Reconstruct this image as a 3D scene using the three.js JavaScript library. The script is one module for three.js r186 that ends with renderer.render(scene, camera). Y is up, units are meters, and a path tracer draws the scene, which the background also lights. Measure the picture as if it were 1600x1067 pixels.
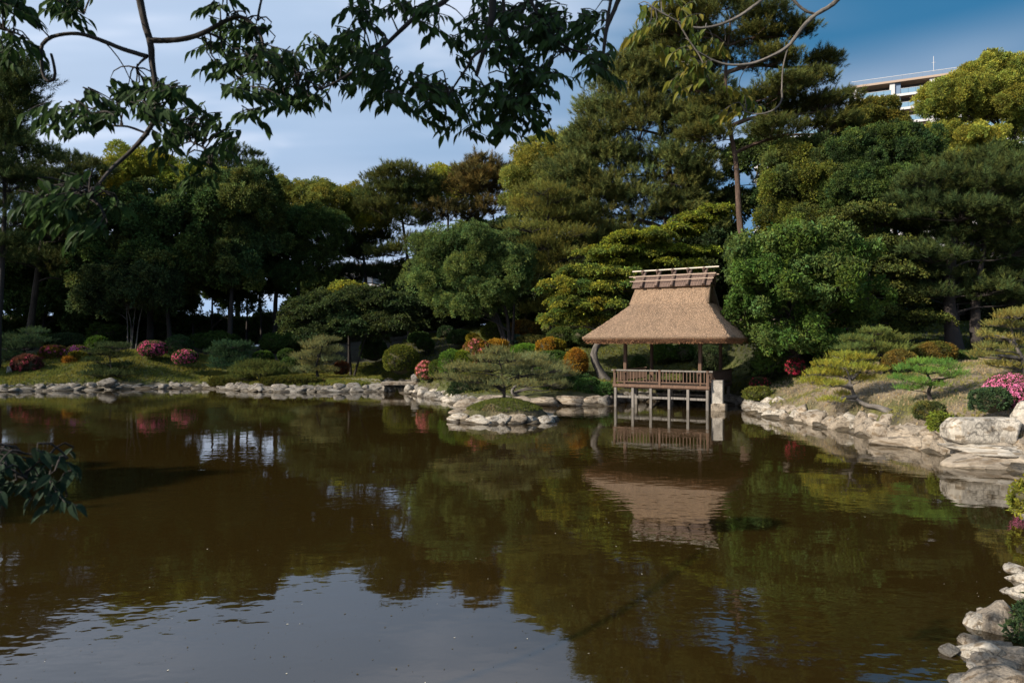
import * as THREE from 'three';
import { mergeGeometries, mergeVertices, toCreasedNormals } from 'three/addons/utils/BufferGeometryUtils.js';
import { RoundedBoxGeometry } from 'three/addons/geometries/RoundedBoxGeometry.js';

// ------------------------------------------------------------------ camera, sky, sun, exposure
const scene = new THREE.Scene();
const EYE = 2.7, FPX = 1067, HOR = 540;                 // eye height over the water; focal length and horizon row at 1600x1067
const camera = new THREE.PerspectiveCamera(2 * Math.atan(533.5 / FPX) * 180 / Math.PI, 1600 / 1067, 0.1, 2500);
camera.setViewOffset(1600, 1067, 0, -(HOR - 533.5), 1600, 1067);
camera.position.set(0, EYE, 0);
camera.focus = 30; camera.userData.fStop = 4.5;
const renderer = new THREE.WebGLRenderer({ antialias: true });
renderer.toneMapping = THREE.LinearToneMapping;
renderer.toneMappingExposure = 1.65;
renderer.shadowMap.enabled = true;
const SUN = new THREE.Vector3(-0.80, 0.50, 0.36).normalize();
const sun = new THREE.DirectionalLight(new THREE.Color(1.0, 0.89, 0.73), 5);
sun.name = 'sun'; sun.position.copy(SUN).multiplyScalar(120).add(new THREE.Vector3(0, 0, -30)); sun.target.position.set(0, 0, -30);
sun.castShadow = true; sun.shadow.radius = 1.2; sun.shadow.mapSize.set(4096, 4096);
Object.assign(sun.shadow.camera, { left: -80, right: 80, top: 60, bottom: -60, near: 1, far: 300 });
scene.add(sun, sun.target);

// ------------------------------------------------------------------ random numbers and noise
function rngOf(seed) { let a = seed >>> 0; return () => { a = (a + 0x6D2B79F5) | 0; let t = Math.imul(a ^ (a >>> 15), 1 | a); t = (t + Math.imul(t ^ (t >>> 7), 61 | t)) ^ t; return ((t ^ (t >>> 14)) >>> 0) / 4294967296; }; }
const hash = (x, y, s) => { let h = Math.imul(x | 0, 374761393) + Math.imul(y | 0, 668265263) + Math.imul(s | 0, 2147483647 - 58); h = Math.imul(h ^ (h >>> 13), 1274126177); return ((h ^ (h >>> 16)) >>> 0) / 4294967296; };
function vnoise(x, y, p, s, py = p) {                   // value noise that repeats every p cells across and py cells up (0: never)
  const xi = Math.floor(x), yi = Math.floor(y), fx = x - xi, fy = y - yi, u = fx * fx * (3 - 2 * fx), v = fy * fy * (3 - 2 * fy);
  const w = (i, q) => q ? ((i % q) + q) % q : i;
  const a = hash(w(xi, p), w(yi, py), s), b = hash(w(xi + 1, p), w(yi, py), s), c = hash(w(xi, p), w(yi + 1, py), s), d = hash(w(xi + 1, p), w(yi + 1, py), s);
  return a + (b - a) * u + (c - a) * v + (a - b - c + d) * u * v;
}
function fbm(x, y, p, oct, s, py = p) { let r = 0, a = 0.5, t = 0; for (let i = 0; i < oct; i++) { r += a * vnoise(x, y, p, s + i * 17, py); t += a; x *= 2; y *= 2; p *= 2; py *= 2; a *= 0.5; } return r / t; }
const n3 = (x, y, z, s) => (vnoise(x + 31, y + 7, 0, s) + vnoise(y + 11, z + 5, 0, s + 3) + vnoise(z + 17, x + 3, 0, s + 9)) / 3;
const clamp = (v, a, b) => Math.min(b, Math.max(a, v)), lerp = (a, b, t) => a + (b - a) * t, sm = (a, b, v) => { const t = clamp((v - a) / (b - a), 0, 1); return t * t * (3 - 2 * t); };
const V = (x, y, z) => new THREE.Vector3(x, y, z);

// ------------------------------------------------------------------ the sky: blue with a thin veil of high cloud, thicker to the left
{
  const W = 2048, H = 1024, data = new Float32Array(W * H * 4);
  for (let j = 0; j < H; j++) {
    const el = ((j + 0.5) / H - 0.5) * Math.PI, y = Math.sin(el), c = Math.cos(el);
    for (let i = 0; i < W; i++) {
      const az = ((i + 0.5) / W - 0.5) * 2 * Math.PI, x = Math.cos(az) * c, z = Math.sin(az) * c, k = (j * W + i) * 4;
      const yy = Math.max(y, 0), west = sm(0.50, -0.30, x / Math.max(c, 0.2)), h = Math.max(Math.pow(1 - yy, 5), 0.55 * west);
      let r = lerp(0.003, 0.19, h), g = lerp(0.092, 0.34, h), b = lerp(0.20, 0.56, h);
      const mu = x * SUN.x + y * SUN.y + z * SUN.z, glow = Math.pow(Math.max(0, 0.5 + 0.5 * mu), 3);
      r += 0.14 * glow; g += 0.13 * glow; b += 0.10 * glow;
      const s = 1 / (yy + 0.12), px = x * s, pz = z * s;
      const broad = fbm(px * 0.55 + 4.2, pz * 0.55 + 9.1, 0, 4, 5), wisps = fbm(px * 1.6 + 2 * broad, pz * 5.0 + 3, 0, 5, 23);
      let a = clamp(0.80 * west * (0.5 + 1.2 * (broad - 0.4)) + 0.5 * sm(0.45, 0.9, wisps) * (0.04 + 0.96 * west), 0, 0.92);
      a = Math.max(a, 0.65 * sm(0.46, 0.66, fbm(px * 1.1 + 7, pz * 0.8 + 1, 0, 4, 61)) * sm(0.39, 0.27, yy) * sm(0.10, 0.25, yy) * sm(0.1, 0.4, x));
      const cl = 0.50 + 0.20 * (wisps - 0.5) + 0.22 * glow;
      r = lerp(r, cl * 0.92, a); g = lerp(g, cl * 0.99, a); b = lerp(b, cl * 1.15, a);
      data[k] = r; data[k + 1] = g; data[k + 2] = b; data[k + 3] = 1;
    }
  }
  const sky = new THREE.DataTexture(data, W, H, THREE.RGBAFormat, THREE.FloatType);
  sky.mapping = THREE.EquirectangularReflectionMapping; sky.magFilter = sky.minFilter = THREE.LinearFilter; sky.needsUpdate = true;
  scene.background = sky; scene.environment = sky;
}

// ------------------------------------------------------------------ helpers
const used = new Map();
function numbered(n) { const k = used.get(n) ?? 0; used.set(n, k + 1); return k ? `${n}_${String(k).padStart(3, '0')}` : n; }
function thing(name, label, category, pos = [0, 0, 0], group) {
  const o = new THREE.Group(); o.name = numbered(name); o.position.set(...pos); o.userData = { label, category };
  if (group) o.userData.group = group;
  scene.add(o); return o;
}
function part(name, geo, mat, parent, stuff) { const m = new THREE.Mesh(geo, mat); m.name = name; m.castShadow = m.receiveShadow = true; if (stuff) m.userData.kind = 'stuff'; parent.add(m); return m; }
function struct(name, geo, mat, label, kind = 'structure', category) { const m = part(name, geo, mat, scene); m.name = numbered(name); m.userData = { kind, label }; if (category) m.userData.category = category; return m; }
const at = (px, py, d) => V((px - 800) * d / FPX, EYE - (py - HOR) * d / FPX, -d);           // a pixel of the photograph at a depth in metres
const M = new THREE.Matrix4(), Q = new THREE.Quaternion(), Q2 = new THREE.Quaternion(), S3 = V(1, 1, 1), UP = V(0, 1, 0);
class Copies {                                            // collects copies and writes one InstancedMesh
  constructor() { this.m = []; this.c = []; }
  add(p, dir, spin, s, col) {
    Q.setFromUnitVectors(UP, dir); Q2.setFromAxisAngle(UP, spin); Q.multiply(Q2);
    if (s.isVector3) S3.copy(s); else S3.setScalar(s);
    M.compose(p, Q, S3); this.m.push(M.clone()); this.c.push(col);
  }
  build(name, geo, mat, parent, origin) {
    const k = new THREE.InstancedMesh(geo, mat, this.m.length), c = new THREE.Color(), t = new THREE.Matrix4();
    if (origin) t.makeTranslation(-origin.x, -origin.y, -origin.z);
    this.m.forEach((m, i) => { k.setMatrixAt(i, origin ? m.premultiply(t) : m); k.setColorAt(i, c.setRGB(...this.c[i])); });
    k.name = name; k.castShadow = k.receiveShadow = true; k.userData.kind = 'stuff'; parent.add(k); return k;
  }
}
function tinted(g, R, per, spread) { const n = g.attributes.position.count, c = new Float32Array(n * 3); for (let i = 0; i < n; i += per) { const b = 1 - spread / 2 + spread * R(), h = 0.3 * (R() - 0.5); for (let k = i; k < Math.min(n, i + per); k++) c.set([b * (1 + h), b, b * (1 - h)], k * 3); } g.setAttribute('color', new THREE.BufferAttribute(c, 3)); return g; }   // every leaf its own tone
function fromTris(pos, uv) { const g = new THREE.BufferGeometry(); g.setAttribute('position', new THREE.Float32BufferAttribute(pos, 3)); if (uv) g.setAttribute('uv', new THREE.Float32BufferAttribute(uv, 2)); g.computeVertexNormals(); return g; }
function boxUV(g, s = 1) {                                // uv in metres from the plane each face lies in; corners keep their smooth normals
  g = g.index ? g.toNonIndexed() : g; const p = g.attributes.position, uv = new Float32Array(p.count * 2), a = V(), b = V(), c = V();
  for (let i = 0; i < p.count; i += 3) {
    a.fromBufferAttribute(p, i); b.fromBufferAttribute(p, i + 1).sub(a); c.fromBufferAttribute(p, i + 2).sub(a); b.cross(c);
    const nx = Math.abs(b.x), ny = Math.abs(b.y), nz = Math.abs(b.z);
    for (let k = 0; k < 3; k++) { a.fromBufferAttribute(p, i + k); uv.set(ny >= nx && ny >= nz ? [a.x * s, a.z * s] : nx >= nz ? [a.z * s, a.y * s] : [a.x * s, a.y * s], (i + k) * 2); }
  }
  g.setAttribute('uv', new THREE.BufferAttribute(uv, 2)); return g;
}
function tube(points, r0, r1, seg = 6, steps = 8, bumpy = 0, seed = 1) {   // a tapered tube along a smooth curve, uv in metres
  const curve = new THREE.CatmullRomCurve3(points, false, 'centripetal'), fr = curve.computeFrenetFrames(steps, false), len = curve.getLength(), pos = [], uv = [], idx = [], p = V();
  for (let i = 0; i <= steps; i++) {
    curve.getPointAt(i / steps, p); const r = typeof r1 === 'function' ? r1(i / steps) : lerp(r0, r1, i / steps);
    for (let j = 0; j <= seg; j++) {
      const a = j / seg * 2 * Math.PI, rr = r * (1 + bumpy * (hash(i, j % seg, seed) - 0.5)), n = fr.normals[i], b = fr.binormals[i];
      pos.push(p.x + (n.x * Math.cos(a) + b.x * Math.sin(a)) * rr, p.y + (n.y * Math.cos(a) + b.y * Math.sin(a)) * rr, p.z + (n.z * Math.cos(a) + b.z * Math.sin(a)) * rr);
      uv.push(j / seg * Math.max(0.1, 2 * Math.PI * r0), i / steps * len);
    }
  }
  for (let i = 0; i < steps; i++) for (let j = 0; j < seg; j++) { const a = i * (seg + 1) + j, b = a + seg + 1; idx.push(a, b, a + 1, a + 1, b, b + 1); }
  const g = new THREE.BufferGeometry(); g.setAttribute('position', new THREE.Float32BufferAttribute(pos, 3)); g.setAttribute('uv', new THREE.Float32BufferAttribute(uv, 2)); g.setIndex(idx); g.computeVertexNormals(); return g;
}
const bar = (a, b, r, seg = 8) => { const g = new THREE.CylinderGeometry(r, r, a.distanceTo(b), seg); g.applyQuaternion(Q.setFromUnitVectors(UP, b.clone().sub(a).normalize())); const m = a.clone().add(b).multiplyScalar(0.5); return g.translate(m.x, m.y, m.z); };
const rbox = (w, h, d, x, y, z, r = 0.012) => boxUV(new RoundedBoxGeometry(w, h, d, 1, Math.min(r, w / 3, h / 3, d / 3)).translate(x, y, z));

// ------------------------------------------------------------------ textures and materials
function tex(w, h, f, srgb, rep = 1) {
  const d = new Uint8Array(w * h * 4);
  for (let j = 0; j < h; j++) for (let i = 0; i < w; i++) { const c = f(i / w, j / h), k = (j * w + i) * 4; for (let q = 0; q < 3; q++) d[k + q] = clamp(Math.round((Array.isArray(c) ? c[q] : c) * 255), 0, 255); d[k + 3] = 255; }
  const t = new THREE.DataTexture(d, w, h); t.wrapS = t.wrapT = THREE.RepeatWrapping; t.magFilter = t.minFilter = THREE.LinearFilter; t.repeat.set(rep, rep); t.needsUpdate = true;
  if (srgb) t.colorSpace = THREE.SRGBColorSpace;
  return t;
}
const again = (t, rx, ry = rx) => { const c = t.clone(); c.repeat.set(rx, ry); c.needsUpdate = true; return c; };
const tGrain = tex(512, 512, (u, v) => 0.6 * fbm(u * 16, v * 16, 16, 5, 3) + 0.4 * fbm(u * 64, v * 64, 64, 2, 9));
const tPatch = tex(512, 512, (u, v) => { const a = fbm(u * 6, v * 6, 6, 6, 41), b = vnoise(u * 128, v * 128, 128, 8); return 0.62 + 0.55 * (a - 0.5) + 0.30 * (b - 0.5); }, true);
const tBark = tex(256, 512, (u, v) => { const w = u + 0.05 * fbm(u * 4, v * 6, 4, 3, 2, 6), r = Math.abs(Math.sin((w * 9 + 0.5 * vnoise(u * 8, v * 10, 8, 6, 10)) * Math.PI)), c = fbm(u * 16, v * 24, 16, 4, 7, 24); return clamp(0.25 + 0.5 * Math.pow(r, 0.6) * (0.6 + 0.6 * c) + 0.2 * (c - 0.5), 0, 1); });
const tRock = tex(512, 512, (u, v) => {
  const a = fbm(u * 4, v * 4, 4, 6, 71), vein = Math.abs(fbm(u * 3, v * 3, 3, 5, 83) - 0.5), sp = fbm(u * 40, v * 40, 40, 2, 93), st = sm(0.56, 0.72, fbm(u * 5, v * 9, 5, 5, 55, 9));
  let k = 0.74 + 0.34 * (a - 0.5) + 0.24 * (sp - 0.5) - 0.22 * sm(0.03, 0.0, vein);
  return [k * lerp(1, 0.74, st), k * lerp(0.98, 0.68, st), k * lerp(0.95, 0.60, st)];
}, true);
const tThatch = tex(512, 512, (u, v) => { const a = vnoise(u * 256, v * 64, 256, 4, 64), b = vnoise(u * 128, v * 128, 128, 14), c = fbm(u * 8, v * 8, 8, 4, 31); return 0.45 * a + 0.35 * b + 0.2 * c; });
const tThatchC = tex(512, 512, (u, v) => { const a = vnoise(u * 256, v * 96, 256, 4, 96), c = fbm(u * 7, v * 5, 7, 5, 31, 5), b = vnoise(u * 128, v * 128, 128, 14); const k = 0.62 + 0.40 * (a - 0.5) + 0.36 * (b - 0.5) + 0.14 * (c - 0.5); return [k, k * 0.98, k * 0.95]; }, true);
const tWood = tex(256, 512, (u, v) => { const g = fbm(u * 32, v * 4, 32, 4, 19, 4), k = fbm(u * 4, v * 2, 4, 4, 29, 2); return 0.62 + 0.5 * (g - 0.5) + 0.35 * (k - 0.5); }, true);
const tWave = tex(1024, 1024, (u, v) => {
  const patch = sm(0.40, 0.62, fbm(u * 3, v * 3, 3, 3, 101));
  return clamp(0.5 + (0.12 + 0.34 * patch) * (fbm(u * 40, v * 40, 40, 3, 111) - 0.5) + 0.42 * (fbm(u * 9, v * 9, 9, 3, 121) - 0.5), 0, 1);
});

const std = (o) => new THREE.MeshStandardMaterial({ roughness: 0.95, metalness: 0, ...o });
const leafy = (tr = 0.35) => new THREE.MeshPhysicalMaterial({ color: 0xffffff, roughness: 1, metalness: 0, transmission: tr, thickness: 0, ior: 1.3, side: THREE.DoubleSide });
const lin = (r, g, b) => new THREE.Color().setRGB(r, g, b);
const MAT = {
  leaf: leafy(0.35), needle: leafy(0.15), petal: leafy(0.4),
  glossy: std({ color: 0xffffff, roughness: 0.72, side: THREE.DoubleSide }),
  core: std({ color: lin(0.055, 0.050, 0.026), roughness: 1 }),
  bark: std({ color: lin(0.085, 0.062, 0.047), map: again(tPatch, 1, 0.5), bumpMap: again(tBark, 1, 0.6), bumpScale: 0.03 }),
  redBark: std({ color: lin(0.20, 0.125, 0.09), map: again(tPatch, 1, 0.5), bumpMap: again(tBark, 1, 0.6), bumpScale: 0.03 }),
  darkBark: std({ color: lin(0.028, 0.022, 0.02), bumpMap: again(tBark, 1.5, 0.8), bumpScale: 0.02 }),
  paleBark: std({ color: lin(0.27, 0.24, 0.215), map: again(tPatch, 1.5, 0.5), bumpMap: again(tBark, 1.5, 0.4), bumpScale: 0.02 }),
  rock: std({ color: lin(0.66, 0.625, 0.57), map: again(tRock, 0.8), bumpMap: again(tGrain, 1.6), bumpScale: 0.025 }),
  rockGrey: std({ color: lin(0.36, 0.345, 0.325), map: again(tRock, 0.9), bumpMap: again(tGrain, 1.6), bumpScale: 0.03 }),
  rockWet: std({ color: lin(0.115, 0.095, 0.065), map: again(tRock, 0.9), roughness: 0.45, bumpMap: again(tGrain, 1.6), bumpScale: 0.02 }),
  rockTan: std({ color: lin(0.48, 0.42, 0.35), map: again(tRock, 0.7), bumpMap: again(tGrain, 1.6), bumpScale: 0.025 }),
  eave: std({ color: lin(0.36, 0.185, 0.10), map: again(tThatchC, 0.9), bumpMap: again(tThatch, 0.9), bumpScale: 0.02 }),
  thatch: std({ color: lin(0.50, 0.345, 0.235), map: again(tThatchC, 0.7), bumpMap: again(tThatch, 0.7), bumpScale: 0.03 }),
  freshThatch: std({ color: lin(0.48, 0.27, 0.11), map: again(tThatchC, 0.8), bumpMap: again(tThatch, 0.8), bumpScale: 0.02 }),
  wood: std({ color: lin(0.24, 0.135, 0.085), map: again(tWood, 2, 0.6), roughness: 0.8 }),
  darkWood: std({ color: lin(0.13, 0.085, 0.065), map: again(tWood, 2, 0.6), roughness: 0.85 }),
  greyWood: std({ color: lin(0.38, 0.345, 0.31), map: again(tWood, 2, 0.6), roughness: 0.85 }),
  barkBoard: std({ color: lin(0.29, 0.19, 0.15), map: again(tWood, 1.5, 0.5), bumpMap: again(tBark, 1, 1), bumpScale: 0.02 }),
  oldBamboo: std({ color: lin(0.40, 0.30, 0.23), roughness: 0.7 }),
  bamboo: std({ color: lin(0.58, 0.51, 0.42), roughness: 0.6 }),
  concrete: std({ color: lin(0.74, 0.68, 0.60), map: again(tPatch, 0.5), bumpMap: again(tGrain, 2), bumpScale: 0.006 }),
  path: std({ color: lin(0.50, 0.45, 0.34), map: again(tPatch, 0.8) }),
  bWall: std({ color: lin(0.50, 0.50, 0.52), roughness: 0.8 }), bWhite: std({ color: lin(0.52, 0.51, 0.51), roughness: 0.7 }), bSoffit: std({ color: lin(0.36, 0.27, 0.21), roughness: 0.8 }),
  bRecess: std({ color: lin(0.12, 0.10, 0.09) }), bBlue: std({ color: lin(0.14, 0.20, 0.30), roughness: 0.4 }),
  bGlass: std({ color: lin(0.16, 0.27, 0.38), roughness: 0.12, metalness: 0.0 }), bPane: std({ color: lin(0.04, 0.06, 0.08), roughness: 0.08 }),
  grass: leafy(0.3), speck: std({ color: 0xffffff, roughness: 0.9, side: THREE.DoubleSide }),
};
for (const m of [MAT.leaf, MAT.needle, MAT.petal, MAT.grass]) m.specularIntensity = 0.3;
for (const m of [MAT.leaf, MAT.needle, MAT.grass, MAT.glossy]) m.vertexColors = true;

// ------------------------------------------------------------------ the pond's outline and the lay of the land
const wl = (px, d) => [(px - 800) * d / FPX, -d];        // a point of the waterline from its column and depth
const SHORE = {
  left: [[-46, -38], [-36, -39], [-30, -40], wl(100, 41.2), wl(200, 42.4), wl(260, 43.2), wl(322, 43.4)],
  spit: [wl(322, 43.4), wl(350, 42.2), wl(398, 40.4), wl(440, 39.9), wl(500, 39.9), wl(560, 40.1), wl(604, 40.2)],
  inlet: [wl(604, 40.2), wl(607, 45.5), wl(646, 45.5), wl(642, 38.6)],
  point: [wl(642, 38.6), wl(662, 37.0), wl(690, 34.2), wl(716, 31.8), wl(738, 30.9)],
  middle: [wl(738, 30.9), wl(790, 31.2), wl(830, 31.0), wl(890, 30.9), wl(944, 31.0)],
  cove: [wl(944, 31.0), [4.9, -32.4], [7.2, -33.6], [9.4, -32.6], [10.6, -30.6], wl(1182, 27.6)],
  right: [wl(1180, 27.2), wl(1215, 25.6), wl(1257, 24.0), wl(1300, 22.6), wl(1346, 21.3)],
  ledge: [wl(1346, 21.3), wl(1395, 19.4), wl(1440, 18.1), wl(1478, 17.2), wl(1513, 16.2), wl(1560, 15.6), wl(1615, 15.0)],
  off: [wl(1615, 15.0), [12.6, -13.2], [10.6, -10.6], [8.4, -9.4], [7.0, -8.5]],
  near: [[7.0, -8.5], [6.1, -7.6], [5.35, -6.75], [4.7, -6.0], [4.4, -5.35]],
  here: [[4.4, -5.35], [3.6, -4.2], [0.6, -3.2], [-3, -2.9], [-8, -3.4], [-16, -5], [-26, -9], [-36, -16], [-46, -24]],
};
const POND = []; for (const k of Object.keys(SHORE)) for (const p of SHORE[k].slice(0, -1)) POND.push(p); POND.push([-46, -24]);
const ISLE = { x: (788 - 800) * 24.7 / FPX, z: -24.7, rx: 1.62, rz: 1.0 };
function shoreDist(x, z) {                               // metres to the waterline, positive on land
  let d = 1e9, inside = false;
  for (let i = 0, j = POND.length - 1; i < POND.length; j = i++) {
    const [ax, az] = POND[j], [bx, bz] = POND[i], ex = bx - ax, ez = bz - az, t = clamp(((x - ax) * ex + (z - az) * ez) / (ex * ex + ez * ez), 0, 1);
    d = Math.min(d, (x - ax - t * ex) ** 2 + (z - az - t * ez) ** 2);
    if ((az > z) !== (bz > z) && x < (bx - ax) * (z - az) / (bz - az) + ax) inside = !inside;
  }
  return Math.sqrt(d) * (inside ? -1 : 1);
}
const KNOTS = [];                                         // [x, z, height]
const knot = (px, py, d) => { const p = at(px, py, d); KNOTS.push([p.x, p.z, p.y]); };
for (const [k, h] of [['left', 0.32], ['spit', 0.36], ['inlet', 0.3], ['point', 0.42], ['middle', 0.34], ['cove', 0.35], ['right', 0.42], ['ledge', 0.36], ['off', 0.35], ['near', 0.2], ['here', 0.4]])
  for (const [x, z] of SHORE[k].slice(0, -1)) KNOTS.push([x, z, h]);
for (const a of [
  [40, 560, 47], [120, 560, 46.5], [205, 556, 46.5], [240, 566, 45.5], [330, 585, 46], [60, 530, 54], [250, 540, 55], [400, 560, 50], [480, 592, 43], [520, 572, 50], [450, 545, 58], [560, 590, 43.5],
  [580, 560, 51], [622, 586, 44], [630, 575, 48], [660, 536, 53], [720, 528, 52], [700, 518, 60], [840, 505, 56], [820, 527, 47], [780, 544, 42], [680, 590, 37.6], [705, 589, 37], [745, 575, 38.6], [830, 600, 34],
  [820, 556, 39.5], [862, 552, 38.5], [878, 546, 41], [900, 590, 35], [920, 522, 42.5], [960, 560, 38], [940, 600, 33.5], [1030, 545, 40], [1040, 590, 36.5], [1140, 570, 36], [1190, 606, 29.5], [1243, 588, 29.5],
  [1215, 515, 37], [1240, 545, 32.5], [1290, 560, 31], [1260, 615, 26.5], [1330, 634, 22.4], [1392, 645, 20.4], [1300, 600, 25], [1380, 590, 24.2], [1454, 625, 19.8], [1520, 578, 22.4], [1580, 590, 20.6], [1440, 568, 25.5],
  [1500, 552, 31], [1400, 540, 34], [1580, 535, 36], [1580, 637, 17.6], [1548, 645, 17], [1452, 660, 17.9], [1536, 690, 16.4], [1640, 640, 16], [1700, 580, 22],
]) knot(...a);
KNOTS.push([10, -7, 0.8], [7, -6, 0.45], [6, -4, 0.6], [13, -10, 1.2], [0, 0, 1.05], [0, -2, 0.8], [5, 3, 1.3], [-5, 0, 1.0], [-15, 0, 1.2], [-30, 0, 1.5], [20, 0, 1.6], [0, 14, 1.5], [-52, -30, 1.2], [-56, -45, 1.8], [-40, -48, 1.6],
  [24, -20, 2.4], [30, -35, 3.5], [26, -50, 4.5], [45, -60, 5], [12, -60, 5.5], [-5, -66, 4.6], [-20, -68, 2.6], [-40, -70, 2.4], [-70, -60, 2], [0, -90, 3], [60, -95, 4], [-60, -100, 2], [90, -20, 3], [-95, -20, 2], [0, 45, 2], [95, 40, 2], [-95, 40, 2], [80, -150, 3], [-80, -150, 2]);
const rbf = (() => {                                      // a smooth surface through the knots
  const n = KNOTS.length, A = KNOTS.map(() => new Float64Array(n + 2)), f = (dx, dz) => Math.sqrt(dx * dx + dz * dz + 0.8);
  const mean = KNOTS.reduce((a, k) => a + k[2], 0) / n;
  for (let i = 0; i < n; i++) { for (let j = 0; j < n; j++) A[i][j] = f(KNOTS[i][0] - KNOTS[j][0], KNOTS[i][1] - KNOTS[j][1]) - (i === j ? 0.12 : 0); A[i][n] = KNOTS[i][2] - mean; }
  for (let i = 0; i < n; i++) {
    let p = i; for (let r = i + 1; r < n; r++) if (Math.abs(A[r][i]) > Math.abs(A[p][i])) p = r;
    [A[i], A[p]] = [A[p], A[i]];
    for (let r = i + 1; r < n; r++) { const q = A[r][i] / A[i][i]; if (q) for (let c = i; c <= n; c++) A[r][c] -= q * A[i][c]; }
  }
  const w = new Float64Array(n);
  for (let i = n - 1; i >= 0; i--) { let v = A[i][n]; for (let c = i + 1; c < n; c++) v -= A[i][c] * w[c]; w[i] = v / A[i][i]; }
  return (x, z) => { let v = mean; for (let i = 0; i < n; i++) v += w[i] * f(x - KNOTS[i][0], z - KNOTS[i][1]); return v; };
})();
function ground(x, z) {
  const far = sm(110, 170, Math.hypot(x, z + 30)), d = shoreDist(x, z), e = Math.hypot((x - ISLE.x) / ISLE.rx, (z - ISLE.z) / ISLE.rz);
  let h = far >= 1 ? 3 : lerp(Math.max(0.2, rbf(x, z)), 3, far);
  h += (0.10 * (fbm(x * 0.35, z * 0.35, 0, 3, 7) - 0.5) + 0.05 * (fbm(x * 1.6, z * 1.6, 0, 2, 13) - 0.5)) * sm(0, 2, d);
  if (d < 0.5) h = lerp(Math.min(h, 0.26), h, sm(0.15, 0.5, d));
  if (d < 0.15) h = lerp(-0.9, h, sm(-0.5, 0.15, d));
  if (e < 1.25) h = Math.max(h, lerp(-0.9, 0.16 + 0.62 * Math.pow(Math.max(0, 1 - e * e), 0.75), sm(1.2, 0.95, e)));
  return h;
}
{
  const steps = (lo, hi, a, b, fine) => { const v = []; for (let x = a; x <= b + 1e-6; x += fine) v.push(x); let s = fine; for (let x = a; x > lo;) { s *= 1.35; x -= s; v.unshift(Math.max(lo, x)); } s = fine; for (let x = b; x < hi;) { s *= 1.35; x += s; v.push(Math.min(hi, x)); } return v; };
  const xs = steps(-1500, 1500, -34, 24, 0.28), zs = steps(-1900, 400, -62, -2, 0.28), pos = [], uv = [], col = [], idx = [], W = xs.length;
  for (const z of zs) for (const x of xs) {
    const y = ground(x, z); pos.push(x, y, z); uv.push(x, z);
    const a = fbm(x * 0.5, z * 0.5, 0, 4, 77), b = fbm(x * 1.7, z * 1.7, 0, 3, 78), d = shoreDist(x, z);
    const dry = sm(8.5, 10.5, x) * sm(-31, -27, z) * sm(-2, -8, z);       // the right-hand mound: worn, dry turf
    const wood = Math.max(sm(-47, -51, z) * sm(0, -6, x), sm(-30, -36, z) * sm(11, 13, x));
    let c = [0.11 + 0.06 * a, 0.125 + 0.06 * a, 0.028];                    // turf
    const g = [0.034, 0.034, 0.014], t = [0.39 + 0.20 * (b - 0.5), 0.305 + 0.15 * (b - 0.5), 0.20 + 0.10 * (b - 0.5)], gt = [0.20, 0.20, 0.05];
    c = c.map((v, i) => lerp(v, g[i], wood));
    c = c.map((v, i) => lerp(v, lerp(t[i], gt[i], sm(0.54, 0.66, a)), dry));
    const isle = Math.hypot(x - ISLE.x, z - ISLE.z) < 2.4 ? 1 : 0; if (isle) c = [0.20, 0.165, 0.085].map((v, i) => lerp(v, [0.13, 0.13, 0.04][i], sm(0.45, 0.6, b)));
    const bare = isle ? 0 : sm(1.1, 0.2, d) * sm(0.42, 0.55, b) * 0.7; c = c.map((v, i) => lerp(v, [0.20, 0.155, 0.11][i], bare));
    if (d < 0.1 && !isle) c = [0.05, 0.04, 0.025];
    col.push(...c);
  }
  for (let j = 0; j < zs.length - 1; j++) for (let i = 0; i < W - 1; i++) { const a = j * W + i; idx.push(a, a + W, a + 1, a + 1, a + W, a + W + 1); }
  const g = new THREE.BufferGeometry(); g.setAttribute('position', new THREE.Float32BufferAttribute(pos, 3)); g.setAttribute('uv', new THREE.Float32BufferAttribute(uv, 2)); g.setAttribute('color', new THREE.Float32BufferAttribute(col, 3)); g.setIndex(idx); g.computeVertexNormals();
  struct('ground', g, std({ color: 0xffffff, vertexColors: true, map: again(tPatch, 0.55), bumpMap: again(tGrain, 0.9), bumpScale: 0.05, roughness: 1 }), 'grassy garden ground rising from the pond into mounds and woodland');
  const w = new THREE.PlaneGeometry(100, 60); w.rotateX(-Math.PI / 2); w.translate(-12, 0, -26);
  const q = w.attributes.position, wu = new Float32Array(q.count * 2); for (let i = 0; i < q.count; i++) wu.set([q.getX(i), q.getZ(i)], i * 2); w.setAttribute('uv', new THREE.BufferAttribute(wu, 2));
  struct('water', w, new THREE.MeshPhysicalMaterial({ color: lin(0.0195, 0.0122, 0.0031), roughness: 0.02, ior: 1.9, specularIntensity: 1, bumpMap: again(tWave, 1 / 9, 1 / 5), bumpScale: 0.0065 }), 'brown murky pond water mirroring the trees and the sky');
}

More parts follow.
